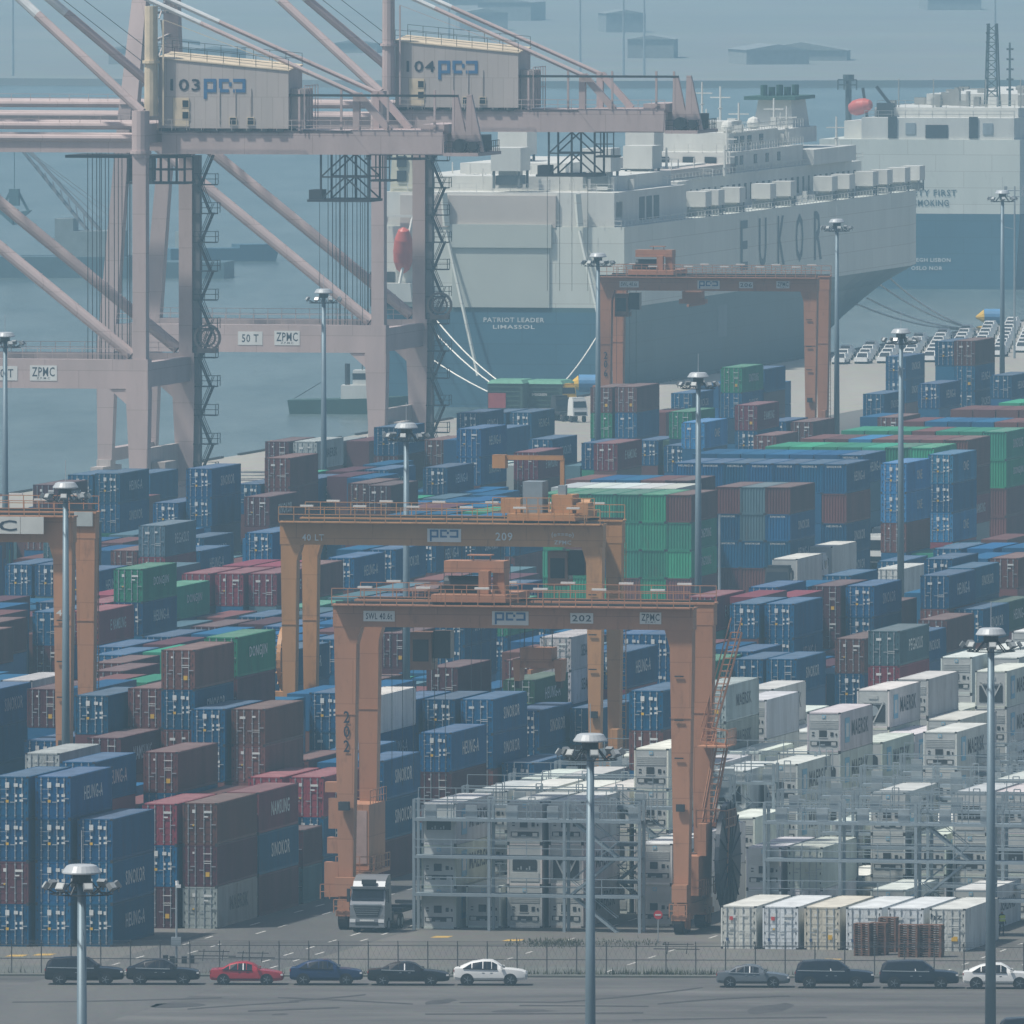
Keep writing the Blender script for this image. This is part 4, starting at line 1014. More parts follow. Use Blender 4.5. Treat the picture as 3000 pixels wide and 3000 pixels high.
    for sg in signs:
        if sg[0] == 'T': letter(sg[1], sg[2], sg[3], LETW, t, (sg[4],-.62-.02,sg[5]))
        elif sg[0] == 'V':
            for k, ch in enumerate(sg[1]): letter(ch, sg[2], sg[3], LETB, t, (sg[4],-.58,sg[5]-k*sg[6]))
        else: plate(t, sg[1], sg[2], sg[3], (sg[4],-.62,sg[5]), two=sg[1] == 'ZPMC')
    if reel:
        xx, yy, rr, zc, m_ = reel
        mb = MB(); mb.tube((xx-.16,yy,zc),(xx+.16,yy,zc),rr*.98,n=26); rl = mb.build('cable_reel', m_, t)
        mb = MB()
        for q in range(16):
            a = q*math.pi/8; mb.bar((xx+.2,yy,zc),(xx+.2,yy+rr*math.cos(a),zc+rr*math.sin(a)),.07); mb.bar((xx-.2,yy,zc),(xx-.2,yy+rr*math.cos(a),zc+rr*math.sin(a)),.07)
        mb.build('spoke', paint if m_ is paint else DARKST, rl)
    if ladder:
        mb = MB(); x0 = span+1.0; zt = zb-.5; y_ = base+.2; k = 0; z = zt; xs = [x0+1.2, x0-.9, x0-.2, x0-.6]
        pts = [(x0+1.3,y_,zt),(x0-.6,y_-1,zt-7.5),(x0+.5,y_-1,zt-7.7),(x0-.3,y_-2,zt-13),(x0+.8,y_-2,zt-13.2),(x0+.6,y_-2,2.4)]
        for p, q in zip(pts[:-1], pts[1:]):
            p, q = Vector(p), Vector(q)
            for dx in (-.38,.38): mb.bar(p+Vector((dx,0,0)), q+Vector((dx,0,0)), .12); mb.bar(p+Vector((dx,0,1)), q+Vector((dx,0,1)), .07)
            n = max(2, int((p-q).length/.45))
            for i in range(n): a = p.lerp(q,i/n); mb.bar(a+Vector((-.38,0,0)), a+Vector((.38,0,0)), .07)
        for z in (zt-7.7, zt-13.2): mb.box(x0-.9,x0+1.2,y_-3,y_+.3,z-.1,z); mb.rail([(x0-.9,y_-3,z),(x0+1.2,y_-3,z),(x0+1.2,y_+.3,z)],1.1,.7,.06)
        mb.build('stairs', paint, t)
    else:
        mb = MB(); mb.bar((span+.2,base+.6,3),(span+.2,base+.6,zb),.06)
        for dx in (.2,.7): mb.bar((span+dx,base+.7,3),(span+dx,base+.7,zb),.06)
        for i in range(40): z = 3+i*(zb-3)/40; mb.bar((span+.2,base+.7,z),(span+.7,base+.7,z),.05)
        mb.build('ladder', paint, t)
    return t
P202 = mat('gantry_salmon', (.40,.19,.105), .55, 0, .16, .35, streak=True, seam=(5.9,3.1,.03), rust=.45)
P209 = mat('gantry_ochre', (.46,.23,.09), .55, 0, .16, .35, streak=True, seam=(5.9,3.1,.03), rust=.45)
P206 = mat('gantry_red_orange', (.42,.19,.105), .55, 0, .12, .35, streak=True, seam=(5.9,3.1,.03), rust=.45)
PCTC = mat('gantry_brown_orange', (.46,.22,.11), .55, 0, .14, .35, streak=True, seam=(5.9,3.1,.03), rust=.45)
def on(px_, s): return wy((px_-12570)/s, FPX/s)
REELD = mat('reel_dark', (.035,.045,.06), .5)
rtg(on(1019,42.76), 'salmon gantry crane numbered 202 standing over the silver lorry and reefers', P202, num='202', tx=8.6, hood='beam', leg=1.56, beam_d=1.5,
    signs=[('P','SWL 40.6t',2.2,.72,2.4,21.55),('P','LOGO',2.55,.95,11.6,21.5),('P','202',1.6,.72,16.6,21.55),('P','ZPMC',1.5,.8,21.4,21.6),('V','202',.42,.82,.1,14.6,1.0)],
    reel=(25.4,6.2,3.9,4.9,REELD))
rtg(on(853,38.95), 'ochre gantry crane numbered 209 behind the salmon one', P209, H=22.9, num='209', tx=19.4, hood='frame', leg=1.22, beam_d=1.7,
    signs=[('T','40 LT',1.7,.5,1.9,21.75),('P','LOGO',2.6,1.0,12.0,22.0),('T','209',1.3,.62,16.6,21.95),('T','(o===o)',1.7,.42,21.1,22.1),('T','ZPMC',1.3,.3,21.1,21.55)],
    reel=(-1.1,3.2,2.6,12.4,P209), ladder=False)
rtg(on(1778,26.1), 'red orange gantry crane numbered 206 in front of the white ship', P206, H=22.3, num='206', tx=5.2, hood='beam', leg=1.5,
    signs=[('P','SWL 40.6t',2.2,.72,2.8,21.5),('P','LOGO',2.55,.95,11.9,21.5),('P','206',1.6,.72,16.2,21.5),('P','ZPMC',1.5,.8,20.4,21.55),('V','206',.42,.8,.1,13.5,1.0)], ladder=False, drop=1.5)
t = rtg(on(190,40.3)-Vector((CA,-SA,0))*23.5, 'brown orange gantry crane with white PCTC boards at the left edge', PCTC, H=25.2, num='', tx=8, hood='frame', leg=1.42, beam_d=1.9, signs=[('T','40',.9,.45,23.5,18.2)], ladder=False)
mb = MB()
for k in range(9): mb.box(22.3-1.72-k*1.75,22.3-k*1.75,-1.42,-1.34,23.95,25.2)
o = mb.build('sign', mat('sign_board',(.55,.56,.53),.5,0,.1), t); letter('PCTC', 5.6, .78, LETB, o, (17.5,-1.44,24.55))
mb = MB(); mb.box(22.7,24.1,6.25,6.38,24.2,25.25); mb.build('sign', mat('pale_board',(.42,.46,.45),.6), t)
# ------------------------------------------------------------------ floodlight masts
def mast_proto():
    t = empty('floodlight_mast', (0,0,0))
    H_ = 28.
    mb = MB(); mb.tube((0,0,0),(0,0,H_-.9),.36,.2,14); mb.tube((0,0,0),(0,0,.12),.6,n=14); mb.build('pole', POLE, t, True)
    mb = MB(); mb.lathe((0,0,H_), [(.62,-.48),(.93,-.42),(.92,-.36),(.72,-.06),(.55,0),(0,.01)], 24); mb.tube((0,0,H_),(0,0,H_+1.6),.025,n=5); mb.build('cap', mat('cap_white',(.38,.41,.43),.4,0,.06), t)
    mb = MB(); mb.tube((0,0,H_-.9),(0,0,H_-.45),.45,n=14); 
    for i in range(12):
        a, b = i*math.pi/6, (i+1)*math.pi/6; r = 1.45; mb.bar((r*math.cos(a),r*math.sin(a),H_-1.4),(r*math.cos(b),r*math.sin(b),H_-1.4),.06)
        if i % 2 == 0: mb.bar((.3*math.cos(a),.3*math.sin(a),H_-.65),(r*.7*math.cos(a),r*.7*math.sin(a),H_-1.45),.06); mb.bar((r*.7*math.cos(a),r*.7*math.sin(a),H_-1.45),(1.8*math.cos(a),1.8*math.sin(a),H_-1.1),.06)
    mb.build('lamp_ring', DARKST, t)
    mb = MB(); mb.box(-.22,.22,-.1,.12,-.18,.18); mb.box(-.18,.18,-.112,-.1,-.14,.14,1); mb.bar((0,.05,-.18),(0,.15,-.33),.05); fl = mb.mesh('floodlight', [mat('lamp_housing',(.22,.24,.25),.5,.2), mat('lamp_lens',(.42,.44,.43),.2)])
    for i in range(8):
        a = i*2*math.pi/8+.2; r = 1.72; o = link('floodlight', fl, t); o.location = (r*math.cos(a),r*math.sin(a),H_-.98); o.rotation_euler = (-.6,0,a+math.pi/2)
    return t
mp_ = mast_proto()
MAST = [(237,2535,'floodlight mast at the dark parked cars by the left fence'),(1730,2150,'floodlight mast in front of the reefer racks at the middle of the yard'),(2905,1840,'floodlight mast beside the white parked coupe at the right edge'),(191,1412,'floodlight mast behind the brown gantry leg at the left edge'),(1190,1238,'floodlight mast rising behind the number 209 gantry beam'),(2046,1090,'floodlight mast right of the green container wall'),(2640,962,'floodlight mast above the white lorries'),(948,845,'floodlight mast beside the ship to shore crane portal beam'),(14,972,'floodlight mast at the left edge over open water'),(1752,740,'floodlight mast behind the left end of gantry 206'),(2452,640,'floodlight mast in front of the tall ship letters'),(2937,556,'floodlight mast in front of the farther ship')]
for i, (x, y, lab) in enumerate(MAST):
    s = (y-YH)/(HC-28); o = mp_ if i == 0 else copy_tree(mp_)
    o.location = Vector(((x-1500)/s, FPX/s, 0)); o.rotation_euler = (0,0,i*.7); tag(o, lab, 'floodlight mast', 'tall floodlight masts')
def thin_pole(x, y0, y1, lab, arms, name='lamp_post'):
    p = px(x, y1); s = FPX/p.y; h = (y1-y0)/s; t = empty(name, p, 0, lab, 'lamp post')
    mb = MB(); mb.tube((0,0,0),(0,0,h),.16,.1,8); mb.build('pole', STEEL, t)
    if arms:
        mb = MB()
        for z, l in ((h-.6,2.4),(h-1.4,2.2)): mb.bar((-l/2,0,z),(l/2,0,z),.12); mb.box(-l/2-.2,-l/2+.2,-.2,.2,z,z+.6); mb.box(l/2-.2,l/2+.2,-.2,.2,z,z+.6)
        mb.bar((-1.6,0,h-5.4),(0,0,h-5.8),.1); mb.build('lamp_arm', STEEL, t)
thin_pole(1583,712,1090,'thin pale lamp post in front of the white ship stern', True)
thin_pole(2108,1507,1790,'plain white post beside the blue and grey container stack', False, 'post')
thin_pole(2972,545,1050,'thin post beside the farthest floodlight mast', True)
# ------------------------------------------------------------------ ship to shore cranes
PK = mat('crane_pale_pink', (.47,.37,.355), .55, 0, .14, .25, streak=True, seam=(7.3,4.1,.04), rust=.15); PKD = mat('crane_house_beige', (.46,.41,.385), .6, 0, .12, .25, streak=True, seam=(1.2,9,.03)); CR = mat('crane_cream', (.6,.5,.36), .6); STW = mat('stay_white', (.6,.62,.62), .5)
def sts(loc, num, label):
    t = empty('ship_to_shore_crane', loc, -AL, label, 'quay crane', 'ship to shore cranes on the quay')
    G, B_ = 31.2, 21.0; ZP0, ZP1, ZG = 14.4, 17.6, 39.0
    for yy in (0, B_):
        mb = MB(); mb.frus((-.9,.75,yy-.7,yy+.7,2.2),(-1.45,1.0,yy-.9,yy+.9,ZP0)); mb.box(-1.4,.95,yy-.88,yy+.88,ZP0,ZP1); mb.box(-.72,.72,yy-.75,yy+.75,ZP1,ZG); mb.tube((0,yy,ZG-.3),(0,yy,ZG+4.6),.95,n=14); mb.tube((0,yy,ZG+.1),(0,yy,ZG+.4),1.15,n=14); mb.build('leg', PK, t)
        mb = MB(); mb.frus((-G-.8,-G+.8,yy-.7,yy+.7,2.2),(-G-.9,-G+1.3,yy-.9,yy+.9,ZP0)); mb.frus((-G-.9,-G+1.1,yy-.85,yy+.85,ZP0),(-G+1.7,-G+3.1,yy-.75,yy+.75,ZG+3)); mb.build('leg', PK, t)
        mb = MB(); mb.box(-G+1,-1.3,yy-.8,yy+.8,ZP0+.1,ZP1-.05); mb.rail([(-G+1,yy-.8,ZP1),(-1.3,yy-.8,ZP1)],1.1,1.6,.06); mb.frus((-3.2,-1.2,yy-.7,yy+.7,ZP0+.05),(-1.3,-1.2,yy-.7,yy+.7,ZP0-1.6)); mb.build('portal_beam', PK, t)
        mb = MB(); mb.tube((-1,yy,ZP1+.4),(-G+3,yy,ZG+.6),.62,n=12)
        for k in range(1,14): q = Vector((-1,yy,ZP1+.4)).lerp(Vector((-G+3,yy,ZG+.6)),k/14); mb.box(q.x-.12,q.x+.12,q.y-.12,q.y+.12,q.z+.55,q.z+.8)
        mb.build('brace', PK, t)
    for xx in (0,-G):
        mb = MB(); mb.box(xx-.6,xx+.6,0,B_,2.2,3.6); mb.box(xx-.55,xx+.55,.9,B_-.9,ZP0+.2,ZP1-.4); mb.box(xx-.6+2.4*(xx<0),xx+.6+2.4*(xx<0),0,B_,ZG+1.2,ZG+3.2); mb.build('sill_beam', PK, t)
        for yy in (0, B_):
            mb = MB(); mb.box(xx-.7,xx+.7,yy-4.5,yy+4.5,.9,1.7); mb.box(xx-.8,xx+.8,yy-1.2,yy+1.2,1.6,2.4)
            for k in range(8): mb.tube((xx-.3,yy-4+k*1.14,.4),(xx+.3,yy-4+k*1.14,.4),.4,n=10,mi=1)
            mb.build('bogie', [PKD, DARKST], t)
    # girder landward, boom over the water
    mb = MB()
    for yy in (5.2, 14.6): mb.box(1.2,31.5,yy-.7,yy+.7,ZG,ZG+2.5); mb.frus((23.5,31.3,yy-.75,yy+.75,ZG+.1),(21.5,31.4,yy-.75,yy+.75,ZG+2.6))
    mb.box(1,31.5,4.5,15.3,ZG+2.2,ZG+2.5); mb.rail([(1.2,4.3,ZG+2.5),(31.5,4.3,ZG+2.5)],1.1,1.5,.06); mb.build('girder', PK, t)
    mb = MB()
    for yy in (5.2, 14.6): mb.box(-72,-.9,yy-.6,yy+.6,ZG+.1,ZG+1.3); mb.tube((-72,yy-.5,ZG+1.6),(-.6,yy-.5,ZG+1.6),.42,n=10); mb.tube((-72,yy+.3,ZG+2.9),(-.6,yy+.3,ZG+2.9),.42,n=10)
    for k in range(-70,0,7): mb.box(k-.2,k+.2,5.2,14.6,ZG+.3,ZG+.9)
    mb.rail([(-72,4.6,ZG+3.2),(-1,4.6,ZG+3.2)],.8,2.2,.05); mb.build('boom', PK, t)
    # machinery house with shed roof
    x0, x1, y0, y1, z0 = .9, 14.9, 4.2, 10.6, ZG+2.7; za, zb_ = z0+7.3, z0+6.0
    mb = MB(); mb.poly([(x0,y0,z0),(x1,y0,z0),(x1,y1,z0),(x0,y1,z0),(x0,y0,za),(x1,y0,zb_),(x1,y1,zb_+.5),(x0,y1,za+.5)], [(0,1,5,4),(1,2,6,5),(2,3,7,6),(3,0,4,7),(0,3,2,1)]); mb.box(x0,x1-.6,y0+.3,y1-.3,z0-.35,z0,1)
    for k in range(8): mb.box(x0+.4+k*1.75,x0+1.2+k*1.75,y0-.02,y0+.3,z0-.34,z0-.02,1)
    ho = mb.build('machinery_house', [PKD, DARKST], t)
    mb = MB(); mb.poly([(x0-.1,y0-.1,za+.02),(x1+.1,y0-.1,zb_+.02),(x1+.1,y1+.1,zb_+.53),(x0-.1,y1+.1,za+.53),(x0-.1,y0-.1,za+.14),(x1+.1,y0-.1,zb_+.14),(x1+.1,y1+.1,zb_+.65),(x0-.1,y1+.1,za+.65)], [(4,5,6,7),(0,1,5,4),(1,2,6,5),(2,3,7,6),(3,0,4,7)]); ro = mb.build('roof', CR, ho)
    mb = MB(); mb.rail([(x0,y0,za+.1),(x1,y0,zb_+.1)],1.2,1.7,.05); mb.rail([(x0,y1,za+.6),(x1,y1,zb_+.6)],1.2,1.7,.05); mb.build('handrail', DARKST, ho)
    mb = MB(); mb.box(x0+1.6,x0+3.3,y0-.08,y0-.02,z0+.2,z0+3.2); mb.build('door', CR, ho)
    for xa, zz in ((x0+2.6,z0+2.2),(x0+2.6,z0+1.0),(x0+7.7,z0+.4),(x0+9.6,z0+.4)):
        mb = MB(); mb.box(xa-.05,xa+.75,y0-.12,y0-.02,zz-.05,zz+.8); w_ = mb.build('window', CR, ho)
        mb = MB(); mb.box(xa+.03,xa+.67,y0-.14,y0-.11,zz+.03,zz+.72); mb.build('pane', GLASS, w_)
    mb = MB(); mb.rail([(x0,y0-.7,z0-.2),(x1+.5,y0-.7,z0-.2)],1.1,1.7,.05)
    for q in (6.6,8.3,10.0): mb.bar((x0+q,y0-.06,z0+.4),(x0+q,y0-.06,z0+4.2),.07)
    mb.build('walkway', PKD, ho)
    letter(num, 3.2, 1.25, LETB, ho, (x0+2.9,y0-.05,z0+4.55))
    mb = MB(); logo(mb, x0+4.9, z0+3.1, 4.5, 2.1, y0-.03, 0, .34); mb.build('logo', LOGOB, ho)
    mb = MB(); mb.box(x1+.05,x1+1.6,y0+1,y1-2,z0,z0+4.2,0); mb.rail([(x1+1.7,y0,z0),(x1+1.7,y1,z0)],4.5,1.4,.08,1); mb.build('duct', [PKD, PK], ho)
    # A-frame, stays
    ax, az = -G+3.4, 67.
    for yy, ye in ((0,7.),(B_,14.)):
        mb = MB(); mb.frus((-G+1.8,-G+3.8,yy-.9,yy+.9,ZG+3),(ax-.5+(.6),ax+1.2,ye-.7,ye+.7,az+3)); mb.build('mast_leg', PK, t)
        a, b = Vector((ax,ye,az)), Vector((-.2,yy*.82+1.6,ZG+4.4)); mid = a.lerp(b,.57)
        mb = MB(); mb.tube(a,mid,.5,n=10,mi=1); mb.tube(mid,b,.5,n=10); mb.build('back_stay', [PK, STW], t)
        a, b = Vector((ax,ye,az)), Vector((22.,5.2 if yy == 0 else 14.6,ZG+6.3)); m1, m2 = a.lerp(b,.66), a.lerp(b,.9)
        mb = MB(); mb.tube(a,m1,.27,n=8,mi=1); mb.tube(m1,m2,.25,n=8); mb.tube(m2,b,.25,n=8); mb.build('girder_stay', [PK, STW], t)
        mb = MB(); y_ = 5.2 if yy == 0 else 14.6; mb.bar((22,y_,ZG+2.5),(22,y_,ZG+6.5),.7); mb.bar((22.2,y_,ZG+6.3),(25.6,y_,ZG+2.5),.7); mb.build('stay_frame', PK, t)
        mb = MB(); a2 = Vector((ax,ye,az)); mb.bar(a2,(-68,5.2 if yy == 0 else 14.6,ZG+4),.3); mb.build('fore_stay', STW, t)
        mb = MB(); mb.bar((ax,ye-2,az+2),(-1,y_+3,ZG+9),.07); mb.build('rope', DARKST, t)
    mb = MB()
    for k in range(7): z = ZG+5+k*4; f = (z-ZG-3)/(az-ZG); mb.bar((-G+2.9,7*f+.5,z),(-G+2.9,B_-7*f-.5,z+1.5*(k % 2)),.3); mb.rail([(-G+4.2,2+4*f,z),(-G+4.2,B_-2-6*f,z)],1.1,2,.08)
    mb.box(-G+2,-G+3.2,7,14,ZG+5,az,0) if False else None
    for k in range(12): mb.bar((-G+4.2,8+2*(k % 2),ZG+4+k*2.1),(-G+4.2,10-2*(k % 2)+1,ZG+6+k*2.1),.14)
    mb.build('lift_frame', PKD, t)
    mb = MB(); mb.tube((.3,3.5,ZG+4),(.3,3.5,ZG+15.5),.75,.7,12); mb.tube((.3,3.5,ZG+9.5),(.3,3.5,ZG+9.8),.95,n=12); mb.bar((.3,9,ZG+14),(22,9,ZG+6),.05); mb.bar((1.6,3.5,ZG+3),(1.6,3.5,ZG+14),.16); mb.build('stay_post', CR if num == '103' else PK, t)
    # winch platform at the landward end
    mb = MB(); mb.box(31.5,35.2,4.2,15.6,ZG-.1,ZG+.25); mb.rail([(31.6,4.3,ZG+.2),(35.1,4.3,ZG+.2),(35.1,15,ZG+.2)],1.2,.9,.07,1); mb.box(29,31.5,4.6,14.8,ZG+2.5,ZG+3.2)
    for q in (31.9,33.4): mb.poly([(q,6,ZG+.3),(q+2.0,6,ZG+.3),(q+.7,6,ZG+6.3),(q+.2,6,ZG+6.3),(q,6.6,ZG+.3),(q+2.0,6.6,ZG+.3),(q+.7,6.6,ZG+6.3),(q+.2,6.6,ZG+6.3)], [(0,1,2,3),(7,6,5,4),(0,4,5,1),(1,5,6,2),(2,6,7,3),(3,7,4,0)])
    mb.tube((33,5,ZG+1),(33,9,ZG+1),.7,n=12,mi=1); mb.tube((34.4,5,ZG+.9),(34.4,9,ZG+.9),.5,n=12,mi=1); mb.box(32,34.5,8,14,ZG+.3,ZG+2,1); mb.bar((14,4.5,ZG+6.2),(33,4.5,ZG+6.2),.25,.25,1)
    for q in (16,20.5,25.5,30.5,32.5): mb.bar((q,4.5,ZG+2.5),(q,4.5,ZG+6.8),.22)
    mb.build('winch_platform', [PK, DARKST], t)
    # trolley cab below the boom and lattice cage under the girder
    mb = MB(); mb.box(-9.6,-2.4,6,13.5,ZG-.5,ZG-.2); mb.box(-2.4,2.6,6,12,ZG-.5,ZG-.2); mb.rail([(-2.6,5.4,ZG-3),(3.4,5.4,ZG-3)],2.6,.9,.14); mb.rail([(-2.6,9.4,ZG-3),(3.4,9.4,ZG-3)],2.6,.9,.14); mb.box(-2.8,3.6,5.2,9.6,ZG-3.2,ZG-3)
    mb.box(-2.6,-.4,5.6,8.6,ZG-2.9,ZG-.5,1); mb.build('trolley_cab', [DARKST, GLASS], t)
    mb = MB()
    for q in (-7.4,-6.9,-6.1,-5.5,-4.1,-3.7,-2.9):
        for yy in (7,11): mb.bar((q,yy,ZG),(q,yy,ZG-22),.07)
    mb.build('hoist_rope', DARKST, t)
    mb = MB(); xa, xb, z1, z2 = 18.2, 23.4, ZG-4.7, ZG
    for yy in (5,10):
        for q in (xa,(xa+xb)/2,xb): mb.bar((q,yy,z1),(q,yy,z2),.2)
        for za_, zb2 in ((z1,(z1+z2)/2),((z1+z2)/2,z2)): mb.bar((xa,yy,za_),((xa+xb)/2,yy,zb2),.15); mb.bar(((xa+xb)/2,yy,zb2),(xb,yy,za_),.15); mb.bar((xa,yy,za_),(xb,yy,za_),.16)
    mb.box(xa-1.4,xb+.2,4.6,10.4,z1-.25,z1); mb.box(xa-1.3,xa-.1,5,8,z1,z1+1); mb.rail([(xb,4.8,ZG-2.6),(xb+2.2,4.8,ZG-2.6)],2.6,.7,.12); mb.box(xb,xb+2.4,4.6,8,ZG-2.8,ZG-2.6)
    for q in (xa-.6,xa+.8,xa+2.2,xa+4): mb.bar((q,7,z1),(q,7,z1-13),.045)
    mb.build('maintenance_cage', DARKST, t)
    # stair tower on the rear leg
    mb = MB(); y_ = B_-.2; z = ZG-.5; k = 0
    while z > 4:
        z2 = z-3.05
        for yy in (y_-.4,y_+.4):
            p, q = ((2.9,yy,z),(1.6,yy,z2)) if k % 2 == 0 else ((1.3,yy,z),(2.6,yy,z2)); mb.bar(p,q,.14); mb.bar(Vector(p)+Vector((0,0,1)),Vector(q)+Vector((0,0,1)),.07)
        for i in range(9): a = Vector(p).lerp(Vector(q),i/9); mb.bar((a.x,y_-.4,a.z),(a.x,y_+.4,a.z),.09)
        mb.box(.8,3.3,y_-.6,y_+.6,z2-.12,z2)
        if k % 2 == 0: mb.rail([(.9,y_-.6,z2),(3.3,y_-.6,z2),(3.3,y_+.6,z2)],1.1,1.2,.07)
        else: mb.rail([(1.8,y_-.6,z2),(3.5,y_-.6,z2),(3.5,y_+.6,z2)],1.1,1.2,.07)
        z = z2; k += 1
    mb.build('stairs', DARKST, t)
    mb = MB(); mb.box(.72,1.5,B_-.5,B_+.5,3,ZG-.5); mb.build('cable_duct', mat('duct_grey',(.12,.12,.13),.6), t)
    mb = MB(); c_ = Vector((2.4,B_-.8,ZP1+1.6)); R1_ = lambda a, r: c_+Vector((r*math.cos(a),0,r*math.sin(a)))
    for k in range(18): a, b = k*math.pi/9, (k+1)*math.pi/9; mb.bar(R1_(a,1.35),R1_(b,1.35),.3,.25); mb.bar(R1_(a,.85),R1_(b,.85),.16,.2); mb.bar(R1_(a,.2),R1_(a,1.3),.06)
    mb.box(1.4,3.4,B_-1.2,B_-.2,ZP1,ZP1+.5); mb.build('cable_reel', mat('reel_brown',(.16,.13,.12),.6), t)
    mb = MB(); mb.box(-1.4,-.8,.6,B_-.6,4,8); mb.box(-4.4,-1.6,2,6,2.3,4.4) if False else mb.box(-.7,.7,8,13,3.6,6.5); mb.build('cable_drum_house', PKD, t)
    plate(t, '50 T', 2.8, 1.5, (-14.5,-.81,16.05), 1.9, .9); plate(t, 'ZPMC', 2.9, 1.6, (-10.3,-.81,16.1), two=True)
    return t
sts(wy(-434,1821), '103', 'pale pink quay crane numbered 103 with beige machinery house')
sts(wy(-434,1932), '104', 'pale pink quay crane numbered 104 behind crane 103')
# ------------------------------------------------------------------ car carriers at the quay
HULLW = mat('hull_white', (.62,.64,.585), .5, 0, .1, .12, streak=True, seam=(9,2.6,.05), rust=.1); HULLD = mat('hull_grey_green', (.06,.125,.14), .5, 0, .15, .1, seam=(9,2.6,.05), rust=.15); HULLB = mat('hull_navy', (.045,.125,.18), .5, 0, .15, .1, seam=(9,2.6,.05)); DECKG = mat('deck_house_white', (.6,.6,.56), .55, 0, .12, .3, streak=True, rust=.12); PINKD = mat('deck_primer', (.5,.45,.41), .7, 0, .1, .1)  # the navy is lightened so its colour carries part of the haze
HULLT = mat('hull_letter_slate', (.07,.12,.15), .5)
def hull(mb, L, Bm, zk, zd, fine_from, taper, cut=0., mi=0, nz=5, stern=1.0):
    "lofted hull between heights zk and zd; below zd the bow narrows"
    st = [0, 4, 20, L*.35, fine_from-12]+[fine_from+(L-fine_from)*k/9 for k in range(10)]
    rows = []
    for y in st:
        f = max(0, (y-fine_from)/(L-fine_from)); r = []
        for k in range(nz+1):
            z = zk+(zd-zk)*k/nz; low = 1-k/nz
            hw = Bm/2*(1-taper(f, low)); hw *= 1-(1-stern)*low*(1-min(1,y/20)); r.append((hw, z, y-cut*low*f))
        rows.append(r)
    o = len(mb.v)
    for r in rows:
        for hw, z, y in r: mb.v.append((-Bm/2+hw, y, z))
        for hw, z, y in r: mb.v.append((-Bm/2-hw, y, z))
    n = nz+1
    for i in range(len(rows)-1):
        a, b = o+i*2*n, o+(i+1)*2*n
        for k in range(nz):
            mb.f += [(a+k,b+k,b+k+1,a+k+1), (a+n+k+1,b+n+k+1,b+n+k,a+n+k)]; mb.m += [mi]*2
        mb.f.append((a+nz,b+nz,b+n+nz,a+n+nz)); mb.m.append(mi)
    for k in range(nz): mb.f.append((o+k,o+k+1,o+n+k+1,o+n+k)); mb.m.append(mi)
    e = o+(len(rows)-1)*2*n
    for k in range(nz): mb.f.append((e+k,e+n+k,e+n+k+1,e+k+1)); mb.m.append(mi)
VB = None
def ventbox(parent, x, y, z, s=1.):
    global VB
    if VB is None:
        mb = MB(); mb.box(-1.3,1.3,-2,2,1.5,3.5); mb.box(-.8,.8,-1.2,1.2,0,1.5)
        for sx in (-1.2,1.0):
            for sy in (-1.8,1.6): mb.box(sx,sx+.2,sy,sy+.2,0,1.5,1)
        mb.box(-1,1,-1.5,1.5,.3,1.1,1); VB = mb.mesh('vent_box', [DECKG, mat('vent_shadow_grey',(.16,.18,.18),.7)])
    o = link('vent_box', VB, parent); o.location = (x,y,z); o.scale = (s,s,s); return o
tp1 = lambda f, low: min(.995, (max(0,f-.82)/.18)**2*.25*1 + low*(f**1.5)*.97)
t = empty('car_carrier_ship', wy(-471,2237), -AL, 'white over grey green car carrier ship moored behind the gantry 206', 'ship')
mb = MB(); hull(mb, 203, 32.2, 9.9, 20.3, 120, lambda f, l: (max(0,f-.95)/.05)**3*.06); 
hu = mb.build('hull', HULLW, t)
mb = MB(); hull(mb, 203, 32.2, -3.4, 9.9, 120, lambda f, l: min(.97, (max(0,f-.95)/.05)**3*.06+l**.8*(f**1.3)*.91), 26, 0, 6, .92); hl = mb.build('lower_hull', HULLD, t)
mb = MB(); mb.box(-31.8,-.4,-.06,-.02,-3,9.3); mb.build('stern_plate', HULLB, hl)
mb = MB(); mb.box(-.005,.02,96,99.5,1,6.5); mb.box(-.005,.02,92.5,93.5,0,6.3); mb.build('side_door', HULLD, hl) if False else None
mb = MB(); mb.box(-.1,.03,60,66,4.2,8.4); mb.build('side_door', mat('side_door_grey',(.10,.16,.18),.5), hl)
for ch, p0, p1 in (('E',2172,2193),('U',2226,2248),('K',2281,2301),('O',2334,2356),('R',2388,2410)):
    ya, yb = [((FPX*471/(12570-p))-2237)/CA for p in (p0,p1)]
    letter(ch, yb-ya, 6.6, HULLT, hu, (.06,(ya+yb)/2,15.9), SIDE)
letter('PATRIOT LEADER', 8, .6, LETW, hl, (-14.5,-.09,8.3)); letter('LIMASSOL', 5.5, .5, LETW, hl, (-14.5,-.09,7.4))
mb = MB(); mb.box(-22.6,-9.8,-.25,-.02,9.9,17.6); mb.box(-22.9,-9.5,-.5,-.02,17.6,20.6); mb.build('stern_ramp', mat('ramp_white',(.44,.47,.43),.6,0,.08,.1), t)
for xa in (-23.6,-6.0):
    mb = MB(); mb.bar((xa,-.8,24.6),(xa+.3,-.6,20.4),.7); mb.bar((xa+.2,-.4,19.8),(xa+5.0,-3,1.2),.32); mb.build('ramp_stay', HULLW, t)
mb = MB(); mb.box(-33.5,-30.2,-.1,-.02,9.9,14.4); mb.build('mooring_port', DARKST, t)
